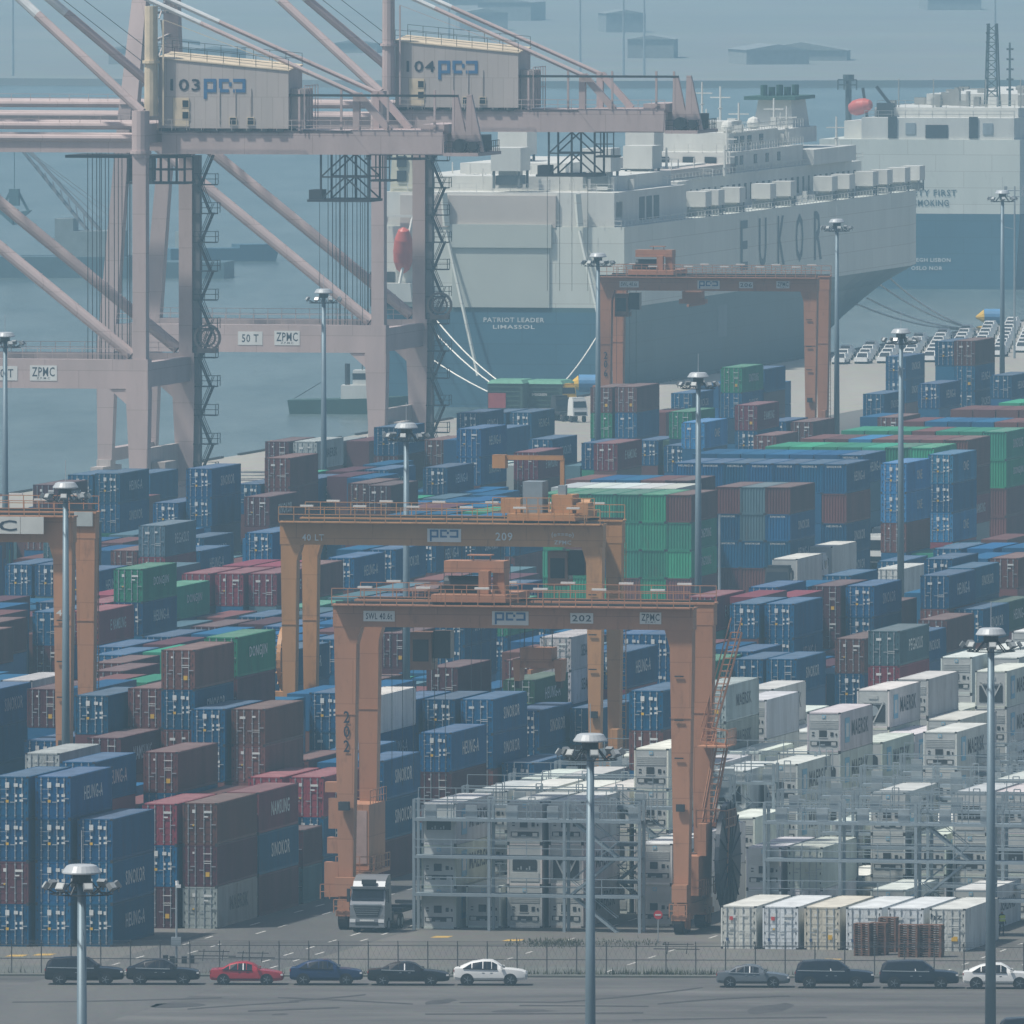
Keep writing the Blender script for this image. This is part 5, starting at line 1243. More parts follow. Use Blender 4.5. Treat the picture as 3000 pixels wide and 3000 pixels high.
# upper works
mb = MB(); mb.box(-31.6,-1.4,.4,46,20,24.7); mb.box(-31.6,-6.2,46,190,20,24.6); mb.box(-31,-6,60,182,24.6,24.9); mb.box(-29.5,-9,-.1,.4,20.2,24.3,1); mb.box(-5.6,-3.8,52,60,20,24.9); mb.build('upper_deck', [DECKG, PINKD], t)
mb = MB(); mb.box(-30.5,-3,8,44,24.7,26.6); mb.box(-28,-6.5,46,104,24.9,26.2,1); mb.box(-26,-12,20,60,26.6,28,0); mb.build('deck_house', [DECKG, PINKD], t)
for k in range(3):
    mb = MB(); mb.box(-1.42,-1.36,16+k*4.6,19.4+k*4.6,20.8,23.8); mb.build('side_opening', mat('opening_dark',(.07,.09,.10),.6), t)
mb = MB(); mb.rail([(-31,0,20),(-.4,0,20),(-.2,46,20)],1.1,2.2,.07); mb.rail([(-.2,46,20),(-.2,196,20)],1.1,2.2,.07); mb.rail([(-6,46,24.6),(-6,190,24.6)],1.1,2.2,.07); mb.rail([(-31,1,24.7),(-1.6,1,24.7)],1.1,2.2,.07); mb.build('handrail', DECKG, t)
for q in (2050,2088,2150,2240,2300,2421,2472,2541,2583,2635,2678): ventbox(t, -1.6, (FPX*472.6/(12570-q)-2237)/CA, 20.1, 1.)
for x, y, z in ((-15.6,3,25.2),(-5.2,10,25.0),(-21,32,26.6),(-6,40,24.7),(-12,70,26.2),(-4,30,20.5),(-2.7,3.5,20),(-3.6,22,20)): ventbox(t, x, y, z, 1.5 if x < -4 else 1.)
rs2 = random.Random(3)
for k in range(34):
    y = 52+k*4; mb = MB(); mb.box(-6.22,-6.16,y,y+rs2.uniform(.8,1.8),21.2,23.4); mb.build('window', mat('opening_dark',(.07,.09,.10),.6), t)
mb = MB(); mb.box(-18,-6.5,100,150,24.9,27.7); mb.box(-17,-8,106,140,27.7,30.2); mb.box(-20,-5,150,180,24.9,27.0); mb.box(-15,-9,140,172,27.7,29.8); mb.box(-13,-9,112,120,30.2,31.6); mb.box(-22,-9,60,96,24.9,26.4); mb.build('bridge', DECKG, t)
for y in (113,116.5,126,134,142): 
    mb = MB(); mb.box(-6.52,-6.44,y-10,y-8,25.9,27.1); mb.build('window', GLASS, t)
for x in (-16.5,-13,-10): 
    mb = MB(); mb.box(x,x+1.6,99.9,99.98,25.9,27.1); mb.build('window', GLASS, t)
for y in (120,124,129,137): 
    mb = MB(); mb.box(-8.02,-7.94,y-10,y-7.4,28.3,29.6); mb.build('window', GLASS, t)
mb = MB(); mb.frus((-15.5,-10,160,172,29.8),(-15,-10.4,161,171,33.6)); mb.box(-16.6,-9.4,159,173,33.6,34.1,1)
for k in range(5): mb.tube((-14.6+k*.9,163+k,34.1),(-14.6+k*.9,163+k,35.6-.3*(k % 2)),.5,n=8,mi=1)
mb.build('funnel', [DECKG, mat('funnel_green',(.03,.09,.075),.6)], t)
mb = MB()
for x, y, h in ((-7,100,31),(-12,108,37),(-9,118,34),(-14,130,36),(-8,146,33),(-11,152,34),(-7,176,31),(-4,84,29),(-9,70,29)):
    mb.tube((x,y,24.9),(x,y,h),.22,.12,6); mb.bar((x-1.4,y,h-1.5),(x+1.4,y,h-1.5),.16)
    mb.bar((x,y-1.2,h-3),(x,y+1.2,h-3),.14)
for x, y in ((-8.5,108),(-12,112),(-15,124),(-10,133)): mb.lathe((x,y,31), [(.05,-1),(.8,-.6),(.95,0),(.7,.6),(0,.9)], 10)
for z in (27.7,30.2): mb.rail([(-18,100,z),(-6.5,100,z),(-6.5,150,z)],1.1,1.8,.08)
mb.build('mast', DECKG, t)
rs3 = random.Random(21); mb = MB()
for k in range(420):
    x, y = rs3.uniform(-28,-2.5), rs3.uniform(4,190); z = 24.9 if y > 46 or x < -4 else 24.7
    if y > 46 and x > -6.4: z = 20.1
    if 100 < y < 150 and -18 < x < -6.5: z = rs3.choice([27.7,30.2])
    q = rs3.random()
    if q < .4: s_ = rs3.uniform(.2,.8); mb.box(x-s_,x+s_,y-s_,y+s_,z,z+rs3.uniform(.4,1.8))
    elif q < .75: mb.tube((x,y,z),(x,y,z+rs3.uniform(1,3.2)),.09,n=5)
    else: l_ = rs3.uniform(1,5); mb.rail([(x,y,z),(x+(l_ if k % 2 else 0),y+(0 if k % 2 else l_),z)],1.1,1.2,.07)
mb.build('deck_fitting', DECKG, t)['kind'] = 'stuff'
# funnel casing, free-fall boat and its ramp at the far quarter
mb = MB(); mb.frus((-31.4,-27.6,1,6,20),(-30.9,-28.4,1.5,5,29.8)); mb.box(-31.5,-28,6,9,24,27)
for k in range(2): mb.box(-30.2,-29,1.1,1.5,26.0+k*1.9,27.4+k*1.9,1)
mb.build('engine_casing', [mat('casing_cream',(.56,.54,.42),.5), DARKST], t)
bt = empty('lifeboat', (-28.7,-1.8,17.2)); bt.parent = t; bt.rotation_euler = (math.radians(-72),0,.25)
mb = MB(); pr = [(.05,-3.2),(.7,-2.8),(1.15,-1.6),(1.3,0),(1.25,1.4),(.9,2.5),(.35,3.0),(.02,3.05)]
for i in range(len(pr)-1): mb.tube((0,pr[i][1],0),(0,pr[i+1][1],0),pr[i][0],pr[i+1][0],14,caps=False)
mb.box(-.6,.6,1.2,2.3,.8,1.7); mb.build('lifeboat_shell', mat('lifeboat_orange',(.5,.1,.075),.35), bt, True)
mb = MB()
for dx in (-1.9,1.5): mb.bar((-29.2+dx,-.6,21.6),(-30.6+dx,-2.6,12.6),.3)
mb.bar((-31.1,-.6,21.6),(-27.5,-.6,21.6),.35); mb.frus((-31.8,-27.4,-2.6,-.3,10.6),(-32.6,-27.6,-2.8,-.3,13.0)); mb.build('boat_ramp', DECKG, t)
# second carrier, farther and lying outside
t2 = empty('car_carrier_ship', wy(-515,2742), -AL, 'white over navy car carrier ship moored beyond the bow at the right edge', 'ship')
mb = MB(); hull(mb, 190, 32.2, 8.9, 20.6, 130, lambda f, l: (max(0,f-.9)/.1)**2*.3); h2 = mb.build('hull', HULLW, t2)
mb = MB(); hull(mb, 190, 32.2, -3.4, 8.9, 130, lambda f, l: min(.97, l**.8*(f**1.3)*.95), 20, 0, 5, .95); l2 = mb.build('lower_hull', HULLB, t2)
letter('SAFETY FIRST', 9.5, 1.0, HULLT, h2, (-14.9,-.08,12.2)); letter('NO SMOKING', 8, 1.0, HULLT, h2, (-15.4,-.08,10.6))
letter('HOEGH LISBON', 7, .6, LETW, l2, (-14.6,-.1,1.6)); letter('OSLO NOR', 5, .6, LETW, l2, (-14.9,-.1,.3))
mb = MB(); mb.box(-25.5,-1,.3,30,20.6,24.0); mb.box(-24.5,-1.4,6,170,24.0,25.5); mb.box(-20,-2,26,90,25.5,27.3); mb.box(-29,-25.5,4,60,20.6,23.4); mb.build('deck_house', DECKG, t2)
mb = MB(); mb.box(-15.2,-11.6,.2,.29,20.8,22.9)
for x in (-21.2,-8.2): mb.box(x,x+1.4,.1,.29,20.8,24.2)
mb.build('mooring_port', DARKST, t2)
for x in (-18.4,-6):
    mb = MB(); mb.box(x,x+1.6,.2,.29,21.4,23.2); mb.build('vent_grille', STEEL, t2)
mb = MB()
for sx in (-1.3,1.3):
    for sy in (-1.3,1.3): mb.bar((-8.2+sx*.8,20+sy*.8,25.5),(-8.2+sx*.5,20+sy*.5,38.6),.2)
for k in range(9):
    z = 25.5+k*1.45
    for sx in (-1,1): mb.bar((-8.2+sx*.9,19.1,z),(-8.2-sx*.8,19.2,z+1.4),.13); mb.bar((-9.1,19.1,z),(-7.3,19.1,z),.13)
mb.tube((-5.4,20,25.5),(-5.4,20,35.6),.22,.15,6)
for k in range(5): mb.box(-5.9,-4.8,19.8,20.2,28+k*1.6,28.3+k*1.6)
mb.tube((-29.5,10,20),(-29.5,10,30),.5,n=10); mb.rail([(-31,9,28.2),(-28,9,28.2)],1.6,.9,.2); mb.tube((-29.5,10,29.6),(-29.5,10,30.6),.9,n=10)
mb.build('mast', mat('mast_dark',(.06,.09,.10),.6), t2)
mb = MB()
for x in (-30,-22,-10,-2): mb.tube((x*.7,8,25),(x*.7,8,28+x % 4),.1,n=5)
mb.rail([(-25,.4,24),(-1,.4,24)],1.1,2.2,.08); mb.rail([(-24,6.2,25.5),(-2,6.2,25.5)],1.1,2.2,.08)
for k in range(60): x, y = rs3.uniform(-23,-2), rs3.uniform(2,90); mb.box(x,x+rs3.uniform(.4,1.8),y,y+1.5,24,25.6+rs3.uniform(0,2.6)); mb.build('handrail', DECKG, t2)
bt = empty('lifeboat', (-26.8,6,25.6)); bt.parent = t2; bt.rotation_euler = (math.radians(-12),0,1.2)
mb = MB()
for i in range(len(pr)-1): mb.tube((0,pr[i][1]*.7,0),(0,pr[i+1][1]*.7,0),pr[i][0]*1.0,pr[i+1][0]*1.0,12,caps=False)
mb.build('lifeboat_shell', mat('lifeboat_orange',(.5,.1,.075),.35), bt, True)
mb = MB(); mb.bar((-25.4,6,22),(-26.4,6,28.6),.4); mb.bar((-24.2,6,28.8),(-21.6,6,25.5),.45); mb.box(-24,-21.4,5,7,23.5,26.2); mb.build('davit', DARKST, t2)
for k in range(7): ventbox(t2, -3+k*.4, 14+k*14, 20.6, 1.0)
# moorings
ROPE = mat('mooring_rope', (.8,.78,.7), .8)
def rope(p, q, lab, sag=1.2, rad=.09):
    mb = MB(); a, b = Vector(p), Vector(q); n = 10; pts = [a.lerp(b,i/n)-Vector((0,0,sag*4*(i/n)*(1-i/n))) for i in range(n+1)]
    for u, v in zip(pts[:-1], pts[1:]): mb.tube(u,v,rad,n=5,caps=False)
    tag(mb.build('mooring_line', ROPE), lab, 'rope', 'mooring lines of the car carriers')
M1 = t.matrix_basis
bq = px(1552,1180,.6); bq2 = px(2875,968,.6)
for k, (x, y, z) in enumerate(((-33,-.3,9.2),(-27,-.3,9.0),(-25,-.3,8.6),(-2,-.2,9.0))): rope(M1@Vector((x,y,z)), bq+Vector((k*1.2-2,k*1.1,0)), 'pale mooring line from the ship stern down to the quay')
for k, z in enumerate((8.4,7.6,5.6,4.9)): rope(M1@Vector((-3.0-k*.7,193-k*4,z)), bq2+Vector((k*.6,k*2.,0)), 'pale mooring line from the ship bow down to the quay', 1.2, .15)
def bollard(p, lab):
    mb = MB(); mb.lathe(p, [(.55,0),(.45,.2),(.42,.7),(.7,.85),(.75,1.05),(.4,1.2),(0,1.2)], 12); mb.box(p[0]-.7,p[0]+.7,p[1]-.2,p[1]+.2,p[2]+.75,p[2]+1.1); tag(mb.build('bollard', YEL), lab, 'bollard')
p = wy(QE+1.2, FPX/25.2); bollard((p.x,p.y,0), 'yellow bollard on the quay edge beyond the blue stacks')
bollard(tuple(bq-Vector((0,0,.6))), 'yellow bollard where the stern lines meet the quay'); bollard(tuple(bq2-Vector((0,0,.6))), 'yellow bollard where the bow lines meet the quay')
mb = MB()
for i in range(60): a = wy(QE+.25, 1500+i*30); b = wy(QE+.25, 1522+i*30); mb.bar((a.x,a.y,.12),(b.x,b.y,.12),.3,.25)
tag(mb.build('kerb', DARKST), 'dark timber kerb along the quay edge', kind='structure')
# harbour craft
t = empty('tugboat', px(1018,1212,-3), -.1, 'dark green tugboat with white wheelhouse lying off the quay', 'tugboat')
mb = MB(); pts = [(-11,-3),(-11,3),(6,3.4),(10.5,1.6),(11.6,0),(10.5,-1.6),(6,-3.4)]
mb.poly([(x*.95,y*.9,-1) for x, y in pts]+[(x,y,2.2+.06*max(0,x)) for x, y in pts], [tuple(range(7))[::-1],tuple(range(7,14))]+[(i,(i+1) % 7,7+(i+1) % 7,7+i) for i in range(7)]); mb.build('hull', mat('tug_green',(.03,.08,.065),.5), t); t.scale = (.68,.7,.8)
mb = MB(); mb.box(-1,6.5,-2.2,2.2,2.2,4.6); mb.box(1.2,5,-1.7,1.7,4.6,7.0); mb.box(1.15,5.05,-1.72,1.72,5.5,6.5,1); mb.build('wheelhouse', [DECKG, GLASS], t)
mb = MB(); mb.tube((0,0,4.6),(0,0,8),.5,n=8); mb.tube((2.8,0,7),(2.8,0,12),.1,n=5); mb.bar((-10,0,2.4),(-4,0,5.5),.12); mb.build('mast', DARKST, t)
t = empty('crane_barge', px(330,812,-3), -.12, 'dark floating crane barge with lattice jib out on the water', 'barge')
mb = MB(); mb.box(-22,19,-6,6,-1,2.6); mb.box(-22,6,-6,6,2.6,3.4); mb.build('hull', mat('barge_blue',(.06,.11,.13),.6), t)
mb = MB(); mb.box(-6,2,-3.5,3.5,3.4,7.5); mb.box(-9,-6,-3,3,3.4,9.5); mb.build('machinery_house', mat('barge_grey',(.2,.24,.24),.6), t)
mb = MB(); A, B = Vector((-2,0,5)), Vector((-16,0,22))
for sy in (-1,1):
    for o_ in (0,1.2): mb.bar(A+Vector((o_,sy,o_)),B+Vector((o_*.4,sy*.4,o_*.5)),.35)
for i in range(12):
    f = i/12; p, q = A.lerp(B,f), A.lerp(B,f+1/12); mb.bar(p+Vector((0,-1,0)),q+Vector((1.1*(1-f),-1,1.1*(1-f))),.2); mb.bar(p+Vector((0,1,0)),p+Vector((0,-1,0)),.2)
for q in (-1.5,.5,2): mb.bar(B,Vector((q,0,9)),.1)
mb.build('jib', mat('jib_grey',(.2,.21,.22),.6), t)
mb = MB(); mb.bar(B,B+Vector((0,0,-8)),.12); c = B+Vector((0,0,-10)); mb.box(c.x-.8,c.x+.8,-.8,.8,c.z-.5,c.z+2.2)
for s_ in (-1,1): mb.bar(c+Vector((s_*.6,0,1.8)),c+Vector((s_*2.4,0,-1.6)),.4); mb.poly([(c.x+s_*2.8,-1.4,c.z-1.2),(c.x+s_*.1,-1.4,c.z-3.6),(c.x+s_*.2,-1.4,c.z-1.6),(c.x+s_*2.8,1.4,c.z-1.2),(c.x+s_*.1,1.4,c.z-3.6),(c.x+s_*.2,1.4,c.z-1.6)], [(0,1,2),(5,4,3),(0,3,4,1),(1,4,5,2),(2,5,3,0)])
mb.build('grab', HULLD, t)
mb = MB(); mb.box(-34,-24,-4,4,-1,1.6); tag(mb.build('flat_barge', MATS['barge_blue']), 'low dark barge lying beside the crane barge', 'barge'); bpy.data.objects['flat_barge'].location = px(330,800,-3)
t = empty('work_boat', px(640,765,-3), .3, 'small hazy work boat behind the crane legs', 'boat')
mb = MB(); mb.box(-9,3,-2.5,2.5,-1,2.2); mb.frus((3,9,-2.5,2.5,-1),(3,10,-2.5,2.5,2.8)); mb.build('hull', HULLB, t); mb = MB(); mb.box(-7,-3,-1.8,1.8,2.2,5); mb.build('wheelhouse', mat('barge_grey',(.2,.24,.24),.6), t)
# ------------------------------------------------------------------ quay clutter
TARP = mat('tarp_green', (.10,.27,.18), .7, 0, .2, 1.); TARPD = mat('cargo_dark_green', (.035,.075,.06), .7, 0, .3, .6)
for x0, x1, yt, yb, lab, red in ((1428,1532,1110,1198,'green tarped cargo stack with a red panel on the quay',1),(1532,1648,1112,1196,'dark green cargo stack beside the red panelled one',0)):
    p = px((x0+x1)/2, yb); s = FPX/p.y; w_ = (x1-x0)/s; h_ = (yb-yt)/s*.96; t = empty('cargo_stack', p, -AL, lab, 'cargo stack')
    mb = MB(); mb.box(-w_/2,w_/2,0,7,0,h_*.9)
    for k in range(5): mb.box(-w_/2-.05,-w_/2+w_*.9,-.12,0,h_*(.1+.16*k),h_*(.13+.16*k))
    mb.build('cargo', TARPD, t); mb = MB(); mb.frus((-w_/2-.1,w_/2+.1,-.1,7.1,h_*.88),(-w_/2+.3,w_/2-.3,.5,6.6,h_)); mb.build('tarpaulin', TARP, t)
    if red: mb = MB(); mb.box(-w_/2+.1,.1,-.2,-.05,.1,h_*.55); mb.build('panel', mat('panel_red',(.36,.06,.06),.6), t)
    else: letter('EVERGREEN', 1.9, .3, LETW, t, (-.4,-.15,h_*.5))
for x, y, lab in ((1712,1148,'blue cable drum with an orange cone end beside the gantry leg'),(2898,950,'blue cable drum with an orange cone end behind the farthest stacks')):
    p = px(x,y); t = empty('cable_drum', p, -AL+.2, lab, 'drum'); mb = MB(); mb.tube((-.7,0,1.1),(2,0,1.1),1.1,n=16); mb.build('drum', mat('drum_blue',(.08,.22,.4),.5), t); mb = MB(); mb.tube((-1.9,0,1.0),(-.7,0,1.1),.15,1.0,12); mb.build('cone', YEL, t)
def yard_lorry(p, rz, lab, cab, load=None, s=1.):
    t = empty('yard_lorry', p, rz, lab, 'lorry', 'yard lorries'); t.scale = (s,)*3
    mb = MB(); mb.box(-1.2,1.2,0,2.2,1.0,1.5); mb.frus((-1.22,1.22,-.1,2.1,1.0),(-1.2,1.2,.1,2.1,2.2)); mb.frus((-1.2,1.2,.1,2.1,2.2),(-1.1,1.1,.35,2.1,3.5)); mb.box(-1.0,1.0,.7,2.1,3.5,3.8); mb.build('cab', cab, t)
    mb = MB(); mb.poly([(-1.08,.06,2.25),(1.08,.06,2.25),(1.0,.27,3.2),(-1.0,.27,3.2)], [(0,1,2,3)]); mb.box(1.19,1.215,.5,1.5,2.3,3.1); mb.box(-1.0,1.0,-.13,-.05,1.1,1.6); mb.build('windscreen', GLASS, t)
    mb = MB(); mb.box(-.5,.5,2,14.5,.9,1.25); mb.box(-1.2,1.2,5.2,14.5,1.2,1.4); mb.build('chassis', DARKST, t)
    for y in (1.0,4.4,11.6,12.9):
        for x in (-1,1): mb = MB(); mb.tube((x*1.2,y,.5),(x*.85,y,.5),.5,n=14); mb.build('wheel', BLACK, t)
    return t
def load_reefer(p, lab, s, L=12.19, z=1.4):
    b_ = link('refrigerated_container', B_REEF); b_.location = p+Vector((0,0,z)); b_.rotation_euler = (0,0,-AL); b_.scale = (1,L/12.19,1); b_.color = (.62,.62,.57,1); link('cooling_unit', UNITS[1], b_)
    tag(b_, lab, 'reefer container', 'refrigerated containers on lorries')
    if s: letter(s, 5.5, 1.2, LETB, b_, (HW+.01,6.6,1.5), SIDE)
p = px(2299,1769); yard_lorry(p-Vector((SA,CA,0))*4, -AL, 'dark yard lorry carrying a cream reefer below the blue wall', DARKST); load_reefer(p, 'cream reefer riding a dark lorry beside the blue wall', '')
p = px(2402,1731); yard_lorry(p-Vector((SA,CA,0))*4, -AL, 'white lorry carrying a cream reefer in front of the blue wall', WHITE); load_reefer(p, 'cream reefer riding a white lorry by the blue wall', '')
p = px(2590,1672); yard_lorry(p-Vector((SA,CA,0))*4, -AL, 'white lorry with dark windscreen hauling a lettered white reefer', WHITE); load_reefer(p, 'white reefer with dark lettering riding a white lorry by the mast', 'MAERSK')
for x, y, lab, mm in ((1650,1232,'dark yard lorry parked on the quay apron',DARKST),(1700,1238,'white nosed yard lorry parked on the quay apron',WHITE),(1668,1196,'orange roofed yard lorry on the quay apron',YEL)): yard_lorry(px(x,y), -AL+.6, lab, mm, s=.8)
# small white export cars in rows far along the quay
mb = MB(); mb.frus((-.9,.9,0,4.4,.3),(-.85,.85,.1,4.3,.85)); mb.frus((-.83,.83,1.0,3.9,.85),(-.66,.66,1.6,3.3,1.45)); mb.box(-.66,.66,1.6,3.3,1.45,1.5); mb.frus((-.7,.7,.98,1.1,.9),(-.6,.6,1.5,1.6,1.4),1)
for y in (.9,3.5): mb.box(-.92,.92,y-.3,y+.3,0,.6,2)
CARW = mat('car_white', (.68,.69,.68), .3, 0, .03); sm = mb.mesh('export_car', [CARW, GLASS, BLACK])
for r_ in range(9):
    for k in range(11):
        q = wy(-464+r_*2.6, 2310+k*17+r_*2); p2 = proj([q])[0]*3000/R_
        if 2400 < p2[0] < 3040: o = link('export_car', sm); o.location = q; o.rotation_euler = (0,0,-AL); tag(o, 'small white export car in the rows along the far quay', 'car', 'white export cars on the far quay')
# ------------------------------------------------------------------ reefer racks
RACK = mat('rack_grey', lin(132,145,152), .5, .25, .15, .6)
def rack(w0, Y, n, bay, lab, z=(2.55,5.15,7.7), stair=True, top=9.0, depth=1.4):
    t = empty('reefer_rack', wy(w0,Y), -AL, lab, 'steel rack', 'steel reefer racks with walkways'); W_ = n*bay
    pm = MB(); pm.box(-.1,.1,-.1,.1,0,top); pmesh = pm.mesh('post', RACK)
    for i in range(n+1):
        for yy in (0,depth): o = link('post', pmesh, t); o.location = (i*bay,yy,0)
    for k, zz in enumerate(z):
        mb = MB(); mb.box(0,W_,-.12,.0,zz-.2,zz); mb.box(0,W_,depth,depth+.1,zz-.2,zz); mb.box(0,W_,0,depth,zz-.06,zz-.02)
        for q in range(int(W_/1.3)): mb.box(q*1.3,q*1.3+.06,.02,depth-.02,zz-.2,zz-.06)
        mb.build('deck', RACK, t)
        mb = MB(); mb.rail([(0,-.08,zz),(W_,-.08,zz)],1.1,2.635,.055); mb.build('handrail', RACK, t)
        if k == 2:
            mb = MB()
            for q in range(int(W_/2.85)+1): x = .4+q*2.85; mb.bar((x+1.9,.2,zz),(x+1.9,.2,zz+1.5),.07); mb.bar((x+1.9,.2,zz+1.5),(x+2.35,.2,zz+1.5),.07); mb.bar((x+2.35,.2,zz+1.5),(x+2.35,.2,zz),.07); mb.box(x+.3,x+1.1,.3,.5,zz,zz+.9)
            mb.build('socket_box', STEEL, t)
    mb = MB(); mb.rail([(0,depth,z[2]),(W_,depth,z[2])],2.0,2.635,.05); mb.bar((0,0,top),(W_,0,top),.08); mb.build('cable_frame', RACK, t)
    if stair:
        mb = MB()
        for k in range(3):
            za, zb_ = (0 if k == 0 else z[k-1]), z[k]; xa, xb = (bay*2+3.6,bay*2+.4) if k % 2 == 0 else (bay*2+.4,bay*2+3.6)
            for yy in (.25,1.0): mb.bar((xa,yy,za),(xb,yy,zb_),.16); mb.bar((xa,yy,za+1),(xb,yy,zb_+1),.05)
            for i in range(9): f = i/9; mb.box(xa+(xb-xa)*f-.12,xa+(xb-xa)*f+.12,.25,1.0,za+(zb_-za)*f,za+(zb_-za)*f+.04)
        mb.build('stairs', RACK, t)
w_r = (1226-12570)/42.76
rack(w_r, 1191.6, 3, 5.27, 'front grey steel rack beside the silver lorry, walkways on three levels')
for k, Y in enumerate((1206.9,1221.9,1236.9,1251.9)): rack(w_r, Y, 3, 5.27, ('second','third','fourth','fifth')[k]+' grey steel rack back from the silver lorry, between reefer bays', stair=k % 2 == 0)
w_q = (2251-12570)/42.9
rack(w_q, 1188.0, 4, 5.27, 'front grey steel rack above the row of six white reefers')
for k, Y in enumerate((1202.6,1217.1,1231.6,1246.1,1260.6)): rack(w_q-2, Y, 4, 5.27, ('second','third','fourth','fifth','sixth')[k]+' grey steel rack back from the six white reefers', stair=k % 2 == 1)
# six reefers on the ground with doors to the camera
p0 = px(2112,2779); p1 = px(2000+1398/1.932,2787)
RB = [((.6,.61,.56),'white reefer at the end nearest the gantry, red sticker on its left door'),((.62,.66,.68),'bluish white reefer second in the row of six, red sticker'),((.56,.53,.44),'cream reefer third in the row of six, roof yellowed'),((.62,.66,.67),'white reefer fourth in the row of six, behind two pallet stacks'),((.62,.66,.68),'white reefer fifth in the row of six, behind pallets'),((.58,.6,.57),'white reefer at the right end of the row of six')]
for i, (c, lab) in enumerate(RB):
    p = p0.lerp(p1, i/5); b_ = link('refrigerated_container', B_REEF); q = p+Vector((CA,-SA,0))*1.22; b_.location = q; b_.rotation_euler = (0,0,-AL); b_.color = (*c,1); tag(b_, lab, 'reefer container', 'row of six white reefers behind the fence')
    for d_ in DOORS: r_ = link('door', d_, b_); r_.color = (*c,1)
    link('marking', MARKS[(3,2,1,2,3,1)[i]], b_)
    mb = MB()
    if i < 2: mb.box(-.62,-.38,-.062,-.05,1.95,2.2)
    mb.box(-.85,-.68,-.062,-.05,.55,.75,1)
    if i == 5: mb.box(.28,.5,-.062,-.05,.7,.95,2); letter('hz', .8, .4, LETB, b_, (-.75,-.06,2.35))
    mb.build('sticker', [mat('sticker_red',(.55,.05,.05),.5), mat('sticker_navy',(.03,.06,.15),.5), YEL], b_)
# pallet stacks
WOOD = mat('pallet_wood', (.17,.085,.055), .8, 0, .3, 3.)
mb = MB()
for x in (-.6,-.06,.48): mb.box(x,x+.12,-.5,.5,.0,.1)
for k in range(6): y = -.5+k*.18; mb.box(-.6,.6,y,y+.1,.1,.125)
for y in (-.5,-.05,.4): mb.box(-.6,.6,y,y+.1,-.022,0)
PALM = mb.mesh('pallet', WOOD)
for x, y, n, w_, lab in ((2529,2801,14,.9,'brown pallet stack nearest the white reefers, left end of the pallets'),(2575,2799,14,.98,'brown pallet stack second from the left end'),(2604,2790,15,1.0,'brown pallet stack standing behind the first pair'),(2664,2805,14,1.1,'brown pallet stack left of the wide one'),(2728,2805,14,1.35,'wide brown pallet stack at the right end')):
    t = empty('pallet_stack', px(x,y)+Vector((0,.6,.03)), -AL, lab, 'pallet stack', 'stacks of wooden pallets behind the fence')
    for k in range(n): o = link('pallet', PALM, t); o.location = (random.uniform(-.02,.02),random.uniform(-.02,.02),k*.155); o.scale = (w_,1.1,1.05)
# ------------------------------------------------------------------ fence, signs, weeds
t = empty('wire_fence', (0,FYv(0),0), math.atan(fs_), 'long chain link fence with steel posts and barbed wire behind the parked cars', 'fence')
pm = MB(); pm.tube((0,0,.1),(0,0,2.05),.04,n=6); pm.bar((0,0,2.05),(0,-.3,2.35),.05); FST = mat('fence_steel', (.09,.095,.10), .6, .2); pmesh = pm.mesh('post', FST)
x = -37.
while x < 37: o = link('post', pmesh, t); o.location = (x,0,0); x += 1.965
mb = MB()
for z in (2.0,1.1): mb.bar((-37,0,z),(37,0,z),.05)
for k in range(3): mb.bar((-37,-.1*k,2.1+.1*k),(37,-.1*k,2.1+.1*k),.02)
mb.build('rail', FST, t)
mb = MB(); s_ = .4
for i in range(int(74/s_)):
    x = -37+i*s_; mb.bar((x,.01,.15),(x+.9,.01,2.0),.008); mb.bar((x+.9,.015,.15),(x,.015,2.0),.008)
mb.build('wire_mesh', FST, t).update_tag(); t.children[-1]['kind'] = 'stuff'
mb = MB(); rg = random.Random(9)
for i in range(1700):
    X = rg.choice([rg.uniform(-34,34), rg.gauss(5.5,3.5), rg.gauss(11,2.5), rg.gauss(-7,2)]); Y = FYv(X)+rg.uniform(-.3,.9); h = rg.uniform(.1,.5)*(1.7 if rg.random() < .12 else 1); a = rg.uniform(0,3.1); w_ = .03
    mb.poly([(X-w_*math.cos(a),Y-w_*math.sin(a),.1),(X+w_*math.cos(a),Y+w_*math.sin(a),.1),(X+rg.uniform(-.15,.15),Y+rg.uniform(-.1,.1),.1+h)], [(0,1,2)])
for i in range(900):
    X = rg.uniform(-4,16); p = px(rg.choice([rg.uniform(1480,1950),rg.uniform(1550,1700)]), 2765+rg.gauss(0,6)); h = rg.uniform(.05,.3); a = rg.uniform(0,3.1)
    mb.poly([(p.x-.04*math.cos(a),p.y-.04*math.sin(a),0),(p.x+.04*math.cos(a),p.y+.04*math.sin(a),0),(p.x+rg.uniform(-.1,.1),p.y,h)], [(0,1,2)])
tag(mb.build('weeds', mat('dry_weed',(.07,.08,.045),.9,0,.4,2.)), 'dry weeds along the fence foot', kind='stuff')
t = empty('no_entry_sign', px(1928,2762), 0, 'round red no entry sign on a thin post by the gantry wheels', 'road sign')
mb = MB(); mb.tube((0,0,0),(0,0,2.1),.035,n=6); mb.build('post', STEEL, t)
mb = MB(); mb.tube((0,-.04,1.9),(0,0,1.9),.3,n=24); d_ = mb.build('disc', mat('sign_red',(.5,.03,.04),.4), t); mb = MB(); mb.box(-.2,.2,-.05,-.042,1.85,1.95); mb.build('bar', LETW, d_)
t = empty('camera_post', px(517,2822), 0, 'slim steel post with a white security camera and control box behind the fence', 'camera post')
